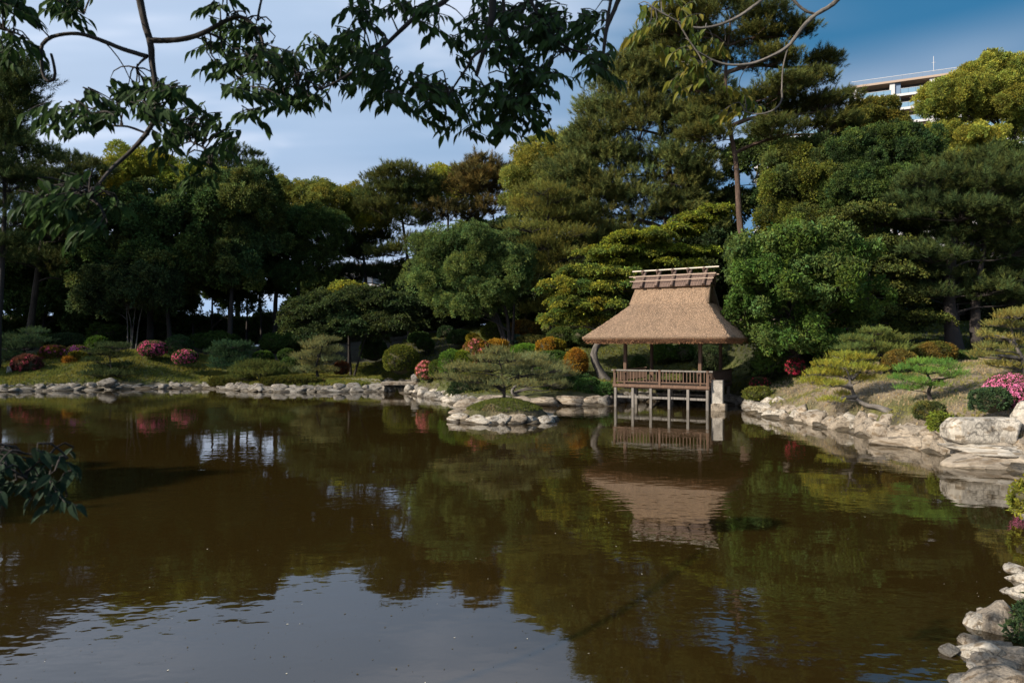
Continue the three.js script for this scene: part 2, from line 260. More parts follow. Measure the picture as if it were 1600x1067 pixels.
// ------------------------------------------------------------------ leaves, needles and twigs that the plants share
function sprig(seed, n, len, wid, o = {}) {               // a twig of n folded leaves in a unit half ball, pointing up
  const R = rngOf(seed), pos = [], a = V(), b = V(), s = V(), f = V();
  for (let i = 0; i < n; i++) {
    const az = R() * 6.283, tilt = (o.tilt ?? 0.25) + (o.spread ?? 1.05) * R(), r = Math.sqrt(R()) * (o.r ?? 0.42), y = (o.h ?? 0.45) * R() * (1 - r);
    a.set(Math.cos(az) * r, y, Math.sin(az) * r); b.set(Math.cos(az) * Math.sin(tilt), Math.cos(tilt) - (o.droop ?? 0), Math.sin(az) * Math.sin(tilt)).normalize();
    s.set(R() - 0.5, R() - 0.5, R() - 0.5).cross(b).normalize(); f.crossVectors(b, s);
    const L = len * (0.7 + 0.6 * R()), w = wid * (0.7 + 0.6 * R()) / 2, tip = a.clone().addScaledVector(b, L).addScaledVector(f, -L * 0.12), m = a.clone().addScaledVector(b, L * 0.45);
    const l = m.clone().addScaledVector(s, w).addScaledVector(f, w * 0.35), r2 = m.clone().addScaledVector(s, -w).addScaledVector(f, w * 0.35);
    pos.push(...a.toArray(), ...l.toArray(), ...tip.toArray(), ...a.toArray(), ...tip.toArray(), ...r2.toArray());
  }
  return tinted(fromTris(pos), R, 6, 1.1);
}
function needles(seed, n, len, wid, stem = 0.55) {        // a pine shoot: needles round a short stem
  const R = rngOf(seed), pos = [], a = V(), b = V(), s = V();
  for (let i = 0; i < n; i++) {
    const t = i / n, az = i * 2.4 + R(), tilt = lerp(1.25, 0.2, t * t) * (0.8 + 0.35 * R());
    a.set(0, stem * t, 0); b.set(Math.cos(az) * Math.sin(tilt), Math.cos(tilt), Math.sin(az) * Math.sin(tilt)); s.set(R() - 0.5, R() - 0.5, R() - 0.5).cross(b).normalize().multiplyScalar(wid / 2);
    pos.push(...a.clone().add(s).toArray(), ...a.clone().sub(s).toArray(), ...a.clone().addScaledVector(b, len * (0.75 + 0.5 * R())).toArray());
  }
  return tinted(fromTris(pos), R, 3, 0.9);
}
const GEO = {
  broad: [1, 2, 3].map((s) => sprig(s, 22, 0.34, 0.19)),
  fine: [4, 5, 6].map((s) => sprig(s, 30, 0.24, 0.13)),
  maple: [7, 8, 9].map((s) => sprig(s, 24, 0.26, 0.20, { tilt: 0.9, spread: 0.7, h: 0.2, r: 0.6 })),
  hang: [10, 11, 12].map((s) => sprig(s, 18, 0.36, 0.17, { tilt: 0.7, spread: 1.2, droop: 0.5 })),
  clip: [13, 14].map((s) => sprig(s, 14, 0.55, 0.36, { tilt: 0.2, spread: 1.0, r: 0.5, h: 0.3 })),
  pine: [15, 16, 17].map((s) => needles(s, 40, 0.36, 0.035)),
  shoot: [18, 19].map((s) => needles(s, 34, 0.24, 0.034, 0.9)),
  flower: [20, 21].map((s) => {
    const R = rngOf(s), pos = [];
    for (let i = 0; i < 5; i++) { const a = i * 1.2566, c = (t, r, y) => [Math.cos(a + t) * r, y, Math.sin(a + t) * r], k = 0.9 + 0.2 * R(); pos.push(0, 0, 0, ...c(-0.5, 0.55, 0.4), ...c(0, 1.0 * k, 0.36), 0, 0, 0, ...c(0, 1.0 * k, 0.36), ...c(0.5, 0.55, 0.4)); }
    return fromTris(pos);
  }),
  blade: [22, 23].map((s) => { const R = rngOf(s), pos = []; for (let i = 0; i < 9; i++) { const a = R() * 6.28, r = R() * 0.6, x = Math.cos(a) * r, z = Math.sin(a) * r, w = 0.07, h = 0.5 + R() * 0.6, b = R() * 6.28, l = 0.5 * R(); pos.push(x - w * Math.cos(b), 0, z - w * Math.sin(b), x + w * Math.cos(b), 0, z + w * Math.sin(b), x + l * Math.cos(a), h, z + l * Math.sin(a)); } return tinted(fromTris(pos), R, 3, 0.7); }),
};
const LOOK = { broad: MAT.leaf, fine: MAT.leaf, maple: MAT.leaf, hang: MAT.leaf, clip: MAT.leaf, pine: MAT.needle, shoot: MAT.needle };
const vary = (R, c, k = 0.35, hue = 0.18) => { const b = 1 - k / 2 + k * R(), h = hue * (R() - 0.5); return [c[0] * b * (1 + h), c[1] * b, c[2] * b * (1 - h)]; };
const ballDir = (R, v) => { const y = 2 * R() - 1, a = R() * 6.2832, r = Math.sqrt(1 - y * y); return v.set(Math.cos(a) * r, y, Math.sin(a) * r); };

// ------------------------------------------------------------------ trees: a tapered trunk, limbs to every clump, leaf sprays through the crown
let seedCount = 100;
function makeTree(t) {
  const R = rngOf(seedCount++ * 7919), d = t.d, kind = t.kind ?? 'broad', flat = kind === 'pine' || kind === 'shoot' || kind === 'maple', ts = t.ts ?? 0.5, sub = t.sub ?? (flat ? 0.85 : 0.66), den = t.den ?? 1;
  const ell = t.world ?? t.ell.map(([px, py, rx, ry, dd]) => { const c = at(px, py, d + (dd ?? 0) + (R() - 0.5) * (t.deep ?? 1.6)), k = (d + (dd ?? 0)) / FPX; return [c.x, c.y, c.z, rx * k, ry * k, (t.rz ?? 0.9) * rx * k]; });
  // trunk
  let path;
  if (t.trunk) path = t.trunk.map(([px, py, dd]) => { if (py === null) { const p = at(px, HOR, d + (dd ?? 0)); p.y = ground(p.x, p.z) - 0.15; return p; } return at(px, py, d + (dd ?? 0)); });
  else {
    let x = 0, z = 0, top = -9; for (const e of ell) { x += e[0] / ell.length; z += e[2] / ell.length; top = Math.max(top, e[1] + e[4] * 0.3); }
    const gy = ground(x, z) - 0.15, h = top - gy, bx = (R() - 0.5) * 0.12 * h, bz = (R() - 0.5) * 0.1 * h; path = [V(x + bx, gy, z + bz), V(x + bx * 0.5, gy + h * 0.3, z), V(x - bx * 0.4, gy + h * 0.62, z - bz * 0.4), V(x, gy + h * 0.95, z)];
  }
  const base = path[0].clone(), H = path[path.length - 1].y - base.y, r0 = t.r0 ?? clamp(H * 0.022, 0.1, 0.3), curve = new THREE.CatmullRomCurve3(path, false, 'centripetal'), along = curve.getSpacedPoints(24);
  const o = thing(t.name, t.label, t.category ?? 'tree', base.toArray(), t.group), wood = [tube(path, r0, (u) => r0 * lerp(1.12 - 0.3 * Math.min(1, u * 6), 0.22, u), 9, 20, 0.12, seedCount)];
  for (const extra of t.stems ?? []) { const p = extra.map(([px, py, dd]) => { if (py === null) { const q = at(px, HOR, d + (dd ?? 0)); q.y = ground(q.x, q.z) - 0.15; return q; } return at(px, py, d + (dd ?? 0)); }); wood.push(tube(p, r0 * 0.7, (u) => r0 * lerp(0.75, 0.18, u), 7, 12, 0.1)); }
  // crown
  const leaves = new Copies(), dir = V(), p = V(), q = V(), c = V(), mid = V(), up = V(), geo = GEO[kind][(R() * GEO[kind].length) | 0];
  const mx = ell.reduce((s, e) => s + e[0], 0) / ell.length, mz = ell.reduce((s, e) => s + e[2], 0) / ell.length;
  for (const [ex, ey, ez, rx, ry, rz] of ell) {
    const area = Math.pow((Math.pow(rx * ry, 1.6) + Math.pow(rx * rz, 1.6) + Math.pow(ry * rz, 1.6)) / 3, 1 / 1.6) * 12.57, sr = Math.min(sub, Math.max(0.35 * sub, 0.55 * Math.max(ry, 0.4 * rx)));
    const n = Math.max(2, Math.round(area / (sr * sr * (flat ? 2.6 : 2.9)) * den));
    const tone = vary(R, t.col, t.tone ?? 0.25, 0.15), hub = V(lerp(ex, mx, 0.15), ey - ry * 0.55, lerp(ez, mz, 0.15));
    { // a limb from the trunk to the heart of this mass of foliage
      let best = null, bd = 1e9; for (const a of along) { const far = Math.hypot(hub.x - a.x, hub.z - a.z), dd = far + Math.abs(hub.y - a.y - (flat ? 0.2 : 0.6) * far) * 1.2; if (dd < bd && a.y > base.y + H * (t.clear ?? 0.15)) { bd = dd; best = a; } }
      const L = best ? best.distanceTo(hub) : 0; if (L > 0.25) { const lr0 = clamp(L * 0.026, 0.02, r0 * 0.5); wood.push(tube([best.clone(), best.clone().lerp(hub, 0.35).add(V((R() - 0.5) * L * 0.1, L * 0.06, (R() - 0.5) * L * 0.1)), best.clone().lerp(hub, 0.7).add(V((R() - 0.5) * L * 0.1, (R() - 0.4) * L * 0.1, (R() - 0.5) * L * 0.1)), hub.clone()], lr0, lr0 * 0.35, 6, 8)); }
    }
    for (let i = 0; i < n; i++) {
      ballDir(R, dir); if (dir.y < -0.35 && R() < 0.75) dir.y *= -1;
      const k = flat ? 0.45 + 0.62 * R() : 0.4 + (t.wild ?? 0.78) * R(); c.set(ex + dir.x * rx * k, ey + dir.y * ry * k, ez + dir.z * rz * k);
      const lr = sr * (0.7 + 0.6 * R()), own = vary(R, t.col2 && R() < 0.45 ? t.col2 : tone, 0.5, 0.2);
      if (i % (t.limbs ?? 2) === 0) { const L = hub.distanceTo(c); if (L > 0.25) { mid.copy(hub).lerp(c, 0.5); mid.y += L * 0.12 * (R() - 0.3); mid.x += L * 0.15 * (R() - 0.5); mid.z += L * 0.15 * (R() - 0.5); const lr0 = clamp(L * 0.014, 0.010, r0 * 0.22); wood.push(tube([hub.clone(), mid.clone(), c.clone()], lr0, lr0 * 0.35, 5, 5)); } }
      const cover = flat ? lr * lr * 3.6 : lr * lr * 9, m = Math.max(4, Math.round(cover / (ts * ts * (t.gap ?? 0.30))));
      for (let j = 0; j < m; j++) {
        if (flat) {
          const a = R() * 6.2832, r = Math.sqrt(R()), hh = (t.thick ?? (kind === 'maple' ? 0.28 : 0.45)) * lr * (1 - r * r);
          p.set(c.x + Math.cos(a) * r * lr, c.y + hh * (0.35 + 0.75 * R()) - 0.10 * lr * r, c.z + Math.sin(a) * r * lr);
          up.set(Math.cos(a) * r * 0.8 + (R() - 0.5) * 1.0 + 0.25 * (c.x - mx) / (rx + 1), 0.85 + (R() - 0.5) * 0.7, Math.sin(a) * r * 0.8 + (R() - 0.5) * 1.0 + 0.25 * (c.z - mz) / (rz + 1)).normalize();
        } else {
          ballDir(R, q); if (q.dot(dir) < -0.25 && R() < 0.8) q.negate(); if (q.y < -0.5 && R() < 0.6) q.y *= -1;
          p.copy(c).addScaledVector(q, lr * (0.5 + 0.62 * R())); up.copy(q).addScaledVector(ballDir(R, dir2), 0.45); up.y += kind === 'hang' ? -0.15 : 0.3; up.normalize();
        }
        leaves.add(p, up, R() * 6.28, ts * (0.65 + 0.6 * R()) * (kind === 'pine' && up.y > 0.75 && R() < 0.12 ? 1.6 : 1), vary(R, own, 0.6, 0.25));
      }
    }
  }
  part('trunk', mergeGeometries(wood).translate(-base.x, -base.y, -base.z), MAT[t.bark ?? 'darkBark'], o);
  leaves.build('crown', geo, LOOK[kind], o, base);
  return o;
}
const dir2 = V();
// leaf colours
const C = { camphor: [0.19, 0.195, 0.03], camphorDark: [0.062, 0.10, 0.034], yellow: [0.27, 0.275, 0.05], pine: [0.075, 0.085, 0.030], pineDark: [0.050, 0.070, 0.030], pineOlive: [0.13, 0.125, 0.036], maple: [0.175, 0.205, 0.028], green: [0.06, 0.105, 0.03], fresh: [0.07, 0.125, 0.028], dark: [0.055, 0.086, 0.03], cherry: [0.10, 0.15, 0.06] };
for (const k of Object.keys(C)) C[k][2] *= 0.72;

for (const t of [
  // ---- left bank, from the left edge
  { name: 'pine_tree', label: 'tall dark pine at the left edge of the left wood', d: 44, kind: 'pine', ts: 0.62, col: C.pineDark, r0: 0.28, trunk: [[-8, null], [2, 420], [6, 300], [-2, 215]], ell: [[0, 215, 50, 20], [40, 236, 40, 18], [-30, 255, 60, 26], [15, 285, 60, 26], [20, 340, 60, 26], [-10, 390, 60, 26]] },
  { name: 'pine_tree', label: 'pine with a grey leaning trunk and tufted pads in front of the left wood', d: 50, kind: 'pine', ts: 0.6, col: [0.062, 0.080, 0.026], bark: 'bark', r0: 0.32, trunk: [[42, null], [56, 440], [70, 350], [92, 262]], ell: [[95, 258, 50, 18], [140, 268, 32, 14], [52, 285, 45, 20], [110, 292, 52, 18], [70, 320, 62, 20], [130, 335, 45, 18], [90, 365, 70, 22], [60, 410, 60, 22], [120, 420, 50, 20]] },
  { name: 'camphor_tree', label: 'rounded broadleaf crown top with sunlight put into its yellow leaves, largest of the left wood', d: 54, kind: 'fine', ts: 0.56, col: C.yellow, bark: 'darkBark', ell: [[215, 268, 44, 24], [268, 284, 44, 24], [192, 300, 36, 24], [320, 288, 34, 18], [355, 292, 34, 16]] , trunk: [[235, null], [232, 430], [225, 350], [220, 280]], limbs: 3 },  // yellow new growth, with the sunlight on the crown top put in
  { name: 'camphor_tree', label: 'body of the yellow-topped broadleaf tree, its shade put into the dark green leaves', d: 51.5, kind: 'broad', ts: 0.55, col: C.camphorDark, col2: [0.10, 0.12, 0.03], ell: [[255, 345, 72, 42], [190, 360, 55, 42], [320, 345, 52, 40], [180, 420, 62, 40], [260, 420, 60, 40], [320, 415, 50, 36]], limbs: 3 },  // same crown as the yellow top; its shade is in the darker leaf colour
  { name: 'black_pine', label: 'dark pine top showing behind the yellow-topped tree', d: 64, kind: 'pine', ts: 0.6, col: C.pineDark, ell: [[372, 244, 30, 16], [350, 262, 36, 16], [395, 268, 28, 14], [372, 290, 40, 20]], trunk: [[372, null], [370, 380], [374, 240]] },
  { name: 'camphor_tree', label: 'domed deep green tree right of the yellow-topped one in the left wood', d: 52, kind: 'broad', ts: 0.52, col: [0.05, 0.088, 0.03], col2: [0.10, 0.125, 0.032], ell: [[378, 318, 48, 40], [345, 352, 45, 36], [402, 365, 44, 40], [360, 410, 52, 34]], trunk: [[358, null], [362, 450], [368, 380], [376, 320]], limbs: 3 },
  { name: 'camphor_tree', label: 'airy tree with a flat yellow-green top at the middle of the left wood', d: 57, kind: 'fine', ts: 0.55, col: [0.22, 0.225, 0.045], gap: 0.4, ell: [[470, 305, 44, 18], [505, 318, 30, 20], [438, 322, 36, 20]], trunk: [[430, null], [432, 450], [450, 380], [470, 310]], limbs: 2 },  // upper half of one crown; sunlight is mixed into the yellow-green
  { name: 'camphor_tree', label: 'loose lower crown of the flat-topped tree, shade put into its dark leaves, sky showing through it', d: 55.5, kind: 'fine', ts: 0.52, col: C.camphorDark, gap: 0.45, ell: [[455, 352, 55, 28], [500, 362, 42, 28], [440, 395, 44, 26], [490, 410, 42, 26], [450, 432, 40, 14]], trunk: [[470, null], [466, 470], [468, 400], [470, 350]], limbs: 2 },  // lower half of that crown, leaf colour darkened for shade
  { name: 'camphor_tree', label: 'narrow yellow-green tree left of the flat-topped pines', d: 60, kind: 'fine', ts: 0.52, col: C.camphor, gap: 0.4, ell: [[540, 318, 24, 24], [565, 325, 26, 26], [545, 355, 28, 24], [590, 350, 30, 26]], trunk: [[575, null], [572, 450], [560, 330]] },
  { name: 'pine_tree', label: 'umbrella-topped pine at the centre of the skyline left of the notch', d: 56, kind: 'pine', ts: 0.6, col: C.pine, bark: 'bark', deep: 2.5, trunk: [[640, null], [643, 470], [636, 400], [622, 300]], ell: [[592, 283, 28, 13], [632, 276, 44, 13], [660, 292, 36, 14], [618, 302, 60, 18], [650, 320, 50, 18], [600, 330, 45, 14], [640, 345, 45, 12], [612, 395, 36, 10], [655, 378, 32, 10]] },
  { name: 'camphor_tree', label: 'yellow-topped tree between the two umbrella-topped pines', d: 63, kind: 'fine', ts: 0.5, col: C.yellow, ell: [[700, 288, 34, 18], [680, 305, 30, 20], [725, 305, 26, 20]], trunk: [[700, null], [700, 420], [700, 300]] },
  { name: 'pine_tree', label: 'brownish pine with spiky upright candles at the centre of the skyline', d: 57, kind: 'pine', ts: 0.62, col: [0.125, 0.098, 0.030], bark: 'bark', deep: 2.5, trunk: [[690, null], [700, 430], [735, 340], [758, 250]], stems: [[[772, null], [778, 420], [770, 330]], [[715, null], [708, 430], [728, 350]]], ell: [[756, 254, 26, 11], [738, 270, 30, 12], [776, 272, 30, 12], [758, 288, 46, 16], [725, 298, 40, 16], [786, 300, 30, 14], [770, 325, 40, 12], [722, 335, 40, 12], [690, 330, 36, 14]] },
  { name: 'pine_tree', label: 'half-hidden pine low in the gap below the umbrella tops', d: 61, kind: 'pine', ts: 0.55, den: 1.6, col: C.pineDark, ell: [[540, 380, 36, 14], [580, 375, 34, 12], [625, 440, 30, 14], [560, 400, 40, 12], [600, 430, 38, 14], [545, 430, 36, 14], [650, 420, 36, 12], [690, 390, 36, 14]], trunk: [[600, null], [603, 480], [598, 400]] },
  { name: 'maple_tree', label: 'broad maple with shade put into its dark leaf colour in front of the pale distant building', d: 46, kind: 'maple', ts: 0.5, sub: 0.9, col: [0.046, 0.068, 0.020], ell: [[520, 480, 56, 24], [572, 470, 50, 22], [615, 478, 42, 22], [485, 500, 44, 22], [550, 505, 70, 22], [610, 510, 50, 20], [500, 525, 40, 16]], trunk: [[548, null], [546, 520], [550, 480]] , stems: [[[552, null], [575, 515], [590, 480]]] },  // leaves coloured darker to stand in for shade the sun does not leave
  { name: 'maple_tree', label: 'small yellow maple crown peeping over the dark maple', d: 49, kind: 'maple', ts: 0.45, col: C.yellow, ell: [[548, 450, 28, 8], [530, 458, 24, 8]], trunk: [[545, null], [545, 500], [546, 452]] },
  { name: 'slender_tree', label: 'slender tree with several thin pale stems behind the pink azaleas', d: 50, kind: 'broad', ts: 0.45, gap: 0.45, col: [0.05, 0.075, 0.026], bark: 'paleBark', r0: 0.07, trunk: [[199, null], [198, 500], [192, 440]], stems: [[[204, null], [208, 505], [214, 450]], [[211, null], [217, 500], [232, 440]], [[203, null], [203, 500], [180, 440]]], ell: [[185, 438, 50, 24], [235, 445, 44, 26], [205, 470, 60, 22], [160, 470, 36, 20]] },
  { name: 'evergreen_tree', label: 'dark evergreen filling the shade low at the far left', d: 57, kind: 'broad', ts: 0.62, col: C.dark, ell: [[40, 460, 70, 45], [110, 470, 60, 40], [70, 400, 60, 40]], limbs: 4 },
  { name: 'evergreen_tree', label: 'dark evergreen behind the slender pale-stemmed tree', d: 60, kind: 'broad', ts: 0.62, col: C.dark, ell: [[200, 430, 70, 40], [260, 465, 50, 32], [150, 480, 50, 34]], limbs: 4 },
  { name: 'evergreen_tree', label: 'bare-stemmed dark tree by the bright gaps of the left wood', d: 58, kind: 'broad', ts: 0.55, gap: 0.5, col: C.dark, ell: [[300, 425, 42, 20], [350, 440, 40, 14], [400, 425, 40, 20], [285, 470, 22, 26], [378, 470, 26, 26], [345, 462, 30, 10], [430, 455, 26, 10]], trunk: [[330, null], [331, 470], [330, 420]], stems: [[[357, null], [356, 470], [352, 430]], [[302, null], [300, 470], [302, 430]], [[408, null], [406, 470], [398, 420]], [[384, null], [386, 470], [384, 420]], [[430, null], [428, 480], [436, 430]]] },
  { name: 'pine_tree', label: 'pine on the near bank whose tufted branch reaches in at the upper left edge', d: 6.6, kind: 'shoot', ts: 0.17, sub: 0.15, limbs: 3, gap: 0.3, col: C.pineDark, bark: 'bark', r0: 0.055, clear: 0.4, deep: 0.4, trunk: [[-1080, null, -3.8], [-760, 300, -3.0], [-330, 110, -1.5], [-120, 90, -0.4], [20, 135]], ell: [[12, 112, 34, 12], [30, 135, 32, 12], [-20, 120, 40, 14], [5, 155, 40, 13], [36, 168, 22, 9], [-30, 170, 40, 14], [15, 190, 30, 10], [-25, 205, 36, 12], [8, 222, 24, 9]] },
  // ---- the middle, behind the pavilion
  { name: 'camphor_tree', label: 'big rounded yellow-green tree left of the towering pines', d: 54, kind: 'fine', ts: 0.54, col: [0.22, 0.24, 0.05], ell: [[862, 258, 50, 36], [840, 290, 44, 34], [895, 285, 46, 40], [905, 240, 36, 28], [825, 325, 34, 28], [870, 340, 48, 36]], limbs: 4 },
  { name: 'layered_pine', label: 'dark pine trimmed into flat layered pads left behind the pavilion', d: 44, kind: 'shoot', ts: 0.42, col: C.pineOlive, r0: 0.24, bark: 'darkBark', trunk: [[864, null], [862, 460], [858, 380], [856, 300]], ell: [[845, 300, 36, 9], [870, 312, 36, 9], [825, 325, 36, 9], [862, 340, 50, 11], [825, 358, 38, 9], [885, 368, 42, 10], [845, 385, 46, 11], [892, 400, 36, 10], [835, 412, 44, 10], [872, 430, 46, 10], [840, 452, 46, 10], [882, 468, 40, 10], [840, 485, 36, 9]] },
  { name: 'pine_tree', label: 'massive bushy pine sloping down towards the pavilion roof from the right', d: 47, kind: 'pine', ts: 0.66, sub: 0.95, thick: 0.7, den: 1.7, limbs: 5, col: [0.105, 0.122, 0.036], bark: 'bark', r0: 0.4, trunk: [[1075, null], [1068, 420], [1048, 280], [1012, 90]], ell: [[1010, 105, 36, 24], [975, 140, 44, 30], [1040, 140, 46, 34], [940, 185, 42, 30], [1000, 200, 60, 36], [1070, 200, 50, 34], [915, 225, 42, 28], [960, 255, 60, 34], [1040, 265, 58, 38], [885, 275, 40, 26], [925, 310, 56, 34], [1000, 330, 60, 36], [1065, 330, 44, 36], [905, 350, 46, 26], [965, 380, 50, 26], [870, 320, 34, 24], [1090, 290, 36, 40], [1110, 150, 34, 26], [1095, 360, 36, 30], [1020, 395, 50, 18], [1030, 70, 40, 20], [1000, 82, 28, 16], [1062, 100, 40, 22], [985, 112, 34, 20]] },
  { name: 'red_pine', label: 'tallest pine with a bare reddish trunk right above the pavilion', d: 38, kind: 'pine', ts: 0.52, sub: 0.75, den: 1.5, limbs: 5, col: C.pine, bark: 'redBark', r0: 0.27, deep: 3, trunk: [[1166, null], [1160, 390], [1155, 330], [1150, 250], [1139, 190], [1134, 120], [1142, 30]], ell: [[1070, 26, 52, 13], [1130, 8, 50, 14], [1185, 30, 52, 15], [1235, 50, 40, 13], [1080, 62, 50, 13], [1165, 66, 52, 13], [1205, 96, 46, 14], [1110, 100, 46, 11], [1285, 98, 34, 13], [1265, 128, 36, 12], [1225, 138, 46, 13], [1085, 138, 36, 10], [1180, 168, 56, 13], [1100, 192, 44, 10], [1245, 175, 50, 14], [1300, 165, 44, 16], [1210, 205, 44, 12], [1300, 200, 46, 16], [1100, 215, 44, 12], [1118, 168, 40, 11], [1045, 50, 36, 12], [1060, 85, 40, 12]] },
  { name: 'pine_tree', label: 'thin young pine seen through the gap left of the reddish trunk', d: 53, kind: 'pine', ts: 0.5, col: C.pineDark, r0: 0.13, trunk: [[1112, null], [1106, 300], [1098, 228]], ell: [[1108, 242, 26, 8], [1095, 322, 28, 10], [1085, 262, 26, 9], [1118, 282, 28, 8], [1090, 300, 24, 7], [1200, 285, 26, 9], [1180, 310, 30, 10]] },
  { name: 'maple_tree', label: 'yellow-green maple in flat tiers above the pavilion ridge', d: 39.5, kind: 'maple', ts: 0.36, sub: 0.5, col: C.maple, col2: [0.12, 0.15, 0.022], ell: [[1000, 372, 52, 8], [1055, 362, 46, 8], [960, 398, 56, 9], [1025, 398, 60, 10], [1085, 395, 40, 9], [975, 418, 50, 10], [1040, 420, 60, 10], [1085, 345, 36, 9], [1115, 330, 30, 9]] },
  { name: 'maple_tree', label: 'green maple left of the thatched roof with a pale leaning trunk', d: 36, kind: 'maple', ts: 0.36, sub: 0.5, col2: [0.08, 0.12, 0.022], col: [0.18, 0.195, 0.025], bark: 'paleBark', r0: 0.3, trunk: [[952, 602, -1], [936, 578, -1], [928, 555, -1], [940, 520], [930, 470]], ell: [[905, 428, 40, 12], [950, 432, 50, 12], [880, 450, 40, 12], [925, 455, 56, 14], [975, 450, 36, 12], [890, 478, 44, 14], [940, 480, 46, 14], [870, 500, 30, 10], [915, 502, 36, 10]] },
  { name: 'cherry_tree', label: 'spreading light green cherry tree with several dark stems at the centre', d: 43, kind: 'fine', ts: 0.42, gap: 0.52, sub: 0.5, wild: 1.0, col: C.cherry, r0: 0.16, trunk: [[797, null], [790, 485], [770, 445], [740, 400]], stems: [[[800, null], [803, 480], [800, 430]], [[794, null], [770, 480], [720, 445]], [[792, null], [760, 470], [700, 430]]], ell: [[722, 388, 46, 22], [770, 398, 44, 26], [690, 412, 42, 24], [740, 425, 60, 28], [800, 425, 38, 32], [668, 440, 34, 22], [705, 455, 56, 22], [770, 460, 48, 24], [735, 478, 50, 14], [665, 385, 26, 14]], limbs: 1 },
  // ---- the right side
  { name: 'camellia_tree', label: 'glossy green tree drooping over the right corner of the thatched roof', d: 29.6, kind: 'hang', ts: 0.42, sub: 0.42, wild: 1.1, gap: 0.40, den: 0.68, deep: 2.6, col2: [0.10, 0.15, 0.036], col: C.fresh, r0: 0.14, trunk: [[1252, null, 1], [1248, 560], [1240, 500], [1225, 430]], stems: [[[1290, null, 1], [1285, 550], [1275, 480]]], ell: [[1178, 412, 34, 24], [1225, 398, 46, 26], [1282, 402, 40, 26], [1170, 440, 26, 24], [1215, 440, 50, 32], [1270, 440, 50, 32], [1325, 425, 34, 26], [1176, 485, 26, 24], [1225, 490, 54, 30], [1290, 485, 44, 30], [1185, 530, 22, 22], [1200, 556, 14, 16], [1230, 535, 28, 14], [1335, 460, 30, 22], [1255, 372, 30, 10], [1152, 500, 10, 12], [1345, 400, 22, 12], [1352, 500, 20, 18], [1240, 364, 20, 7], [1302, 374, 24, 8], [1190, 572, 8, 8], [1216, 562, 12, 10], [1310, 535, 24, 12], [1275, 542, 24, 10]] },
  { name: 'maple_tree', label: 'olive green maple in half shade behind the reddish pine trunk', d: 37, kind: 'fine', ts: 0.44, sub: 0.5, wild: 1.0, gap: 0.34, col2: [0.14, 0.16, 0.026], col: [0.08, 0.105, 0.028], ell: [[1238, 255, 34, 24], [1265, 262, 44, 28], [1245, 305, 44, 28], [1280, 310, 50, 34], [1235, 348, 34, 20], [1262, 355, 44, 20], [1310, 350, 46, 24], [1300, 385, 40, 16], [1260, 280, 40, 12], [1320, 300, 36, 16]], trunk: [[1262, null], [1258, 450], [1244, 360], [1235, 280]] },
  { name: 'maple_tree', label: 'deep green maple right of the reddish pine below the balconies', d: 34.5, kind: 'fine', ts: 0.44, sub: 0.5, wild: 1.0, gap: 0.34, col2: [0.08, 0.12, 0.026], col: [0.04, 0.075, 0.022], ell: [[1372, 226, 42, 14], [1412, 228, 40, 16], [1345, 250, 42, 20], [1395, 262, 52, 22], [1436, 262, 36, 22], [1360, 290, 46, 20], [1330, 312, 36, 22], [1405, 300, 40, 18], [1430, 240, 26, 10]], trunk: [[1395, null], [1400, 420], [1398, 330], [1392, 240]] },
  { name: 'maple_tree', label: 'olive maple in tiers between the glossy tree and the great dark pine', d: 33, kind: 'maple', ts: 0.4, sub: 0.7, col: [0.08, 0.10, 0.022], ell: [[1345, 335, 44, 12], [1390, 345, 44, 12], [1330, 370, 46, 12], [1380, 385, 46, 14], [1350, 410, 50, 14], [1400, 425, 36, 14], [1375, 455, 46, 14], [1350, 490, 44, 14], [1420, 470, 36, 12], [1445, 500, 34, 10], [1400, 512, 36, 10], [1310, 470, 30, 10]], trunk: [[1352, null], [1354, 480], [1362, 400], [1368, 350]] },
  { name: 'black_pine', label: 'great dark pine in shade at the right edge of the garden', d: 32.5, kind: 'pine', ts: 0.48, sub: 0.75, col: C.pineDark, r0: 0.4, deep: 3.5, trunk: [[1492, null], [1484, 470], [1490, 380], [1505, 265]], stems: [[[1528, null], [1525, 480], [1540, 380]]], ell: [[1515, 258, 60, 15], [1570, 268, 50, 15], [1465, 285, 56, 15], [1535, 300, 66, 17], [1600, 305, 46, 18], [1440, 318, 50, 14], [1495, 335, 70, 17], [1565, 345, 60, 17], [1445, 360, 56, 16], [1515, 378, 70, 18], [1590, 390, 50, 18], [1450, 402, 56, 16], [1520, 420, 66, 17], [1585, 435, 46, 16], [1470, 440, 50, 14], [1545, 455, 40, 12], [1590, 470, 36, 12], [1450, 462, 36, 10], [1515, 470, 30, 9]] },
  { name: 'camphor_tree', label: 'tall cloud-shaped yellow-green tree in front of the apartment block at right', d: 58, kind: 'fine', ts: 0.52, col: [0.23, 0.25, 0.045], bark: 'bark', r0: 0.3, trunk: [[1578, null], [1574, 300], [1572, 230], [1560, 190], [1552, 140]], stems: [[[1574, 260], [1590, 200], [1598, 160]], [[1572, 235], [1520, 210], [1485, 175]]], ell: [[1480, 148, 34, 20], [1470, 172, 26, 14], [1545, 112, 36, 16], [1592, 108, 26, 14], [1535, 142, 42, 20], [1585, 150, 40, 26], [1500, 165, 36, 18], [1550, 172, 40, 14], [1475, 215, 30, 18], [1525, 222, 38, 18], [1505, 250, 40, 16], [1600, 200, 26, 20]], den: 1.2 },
  { name: 'camphor_tree', label: 'small olive tree top under the building roofline', d: 50, kind: 'fine', ts: 0.5, col: [0.16, 0.15, 0.025], ell: [[1366, 172, 28, 10], [1345, 186, 26, 10], [1388, 190, 24, 10], [1372, 206, 40, 12], [1325, 200, 28, 12]], trunk: [[1370, null], [1370, 300], [1370, 170]] },
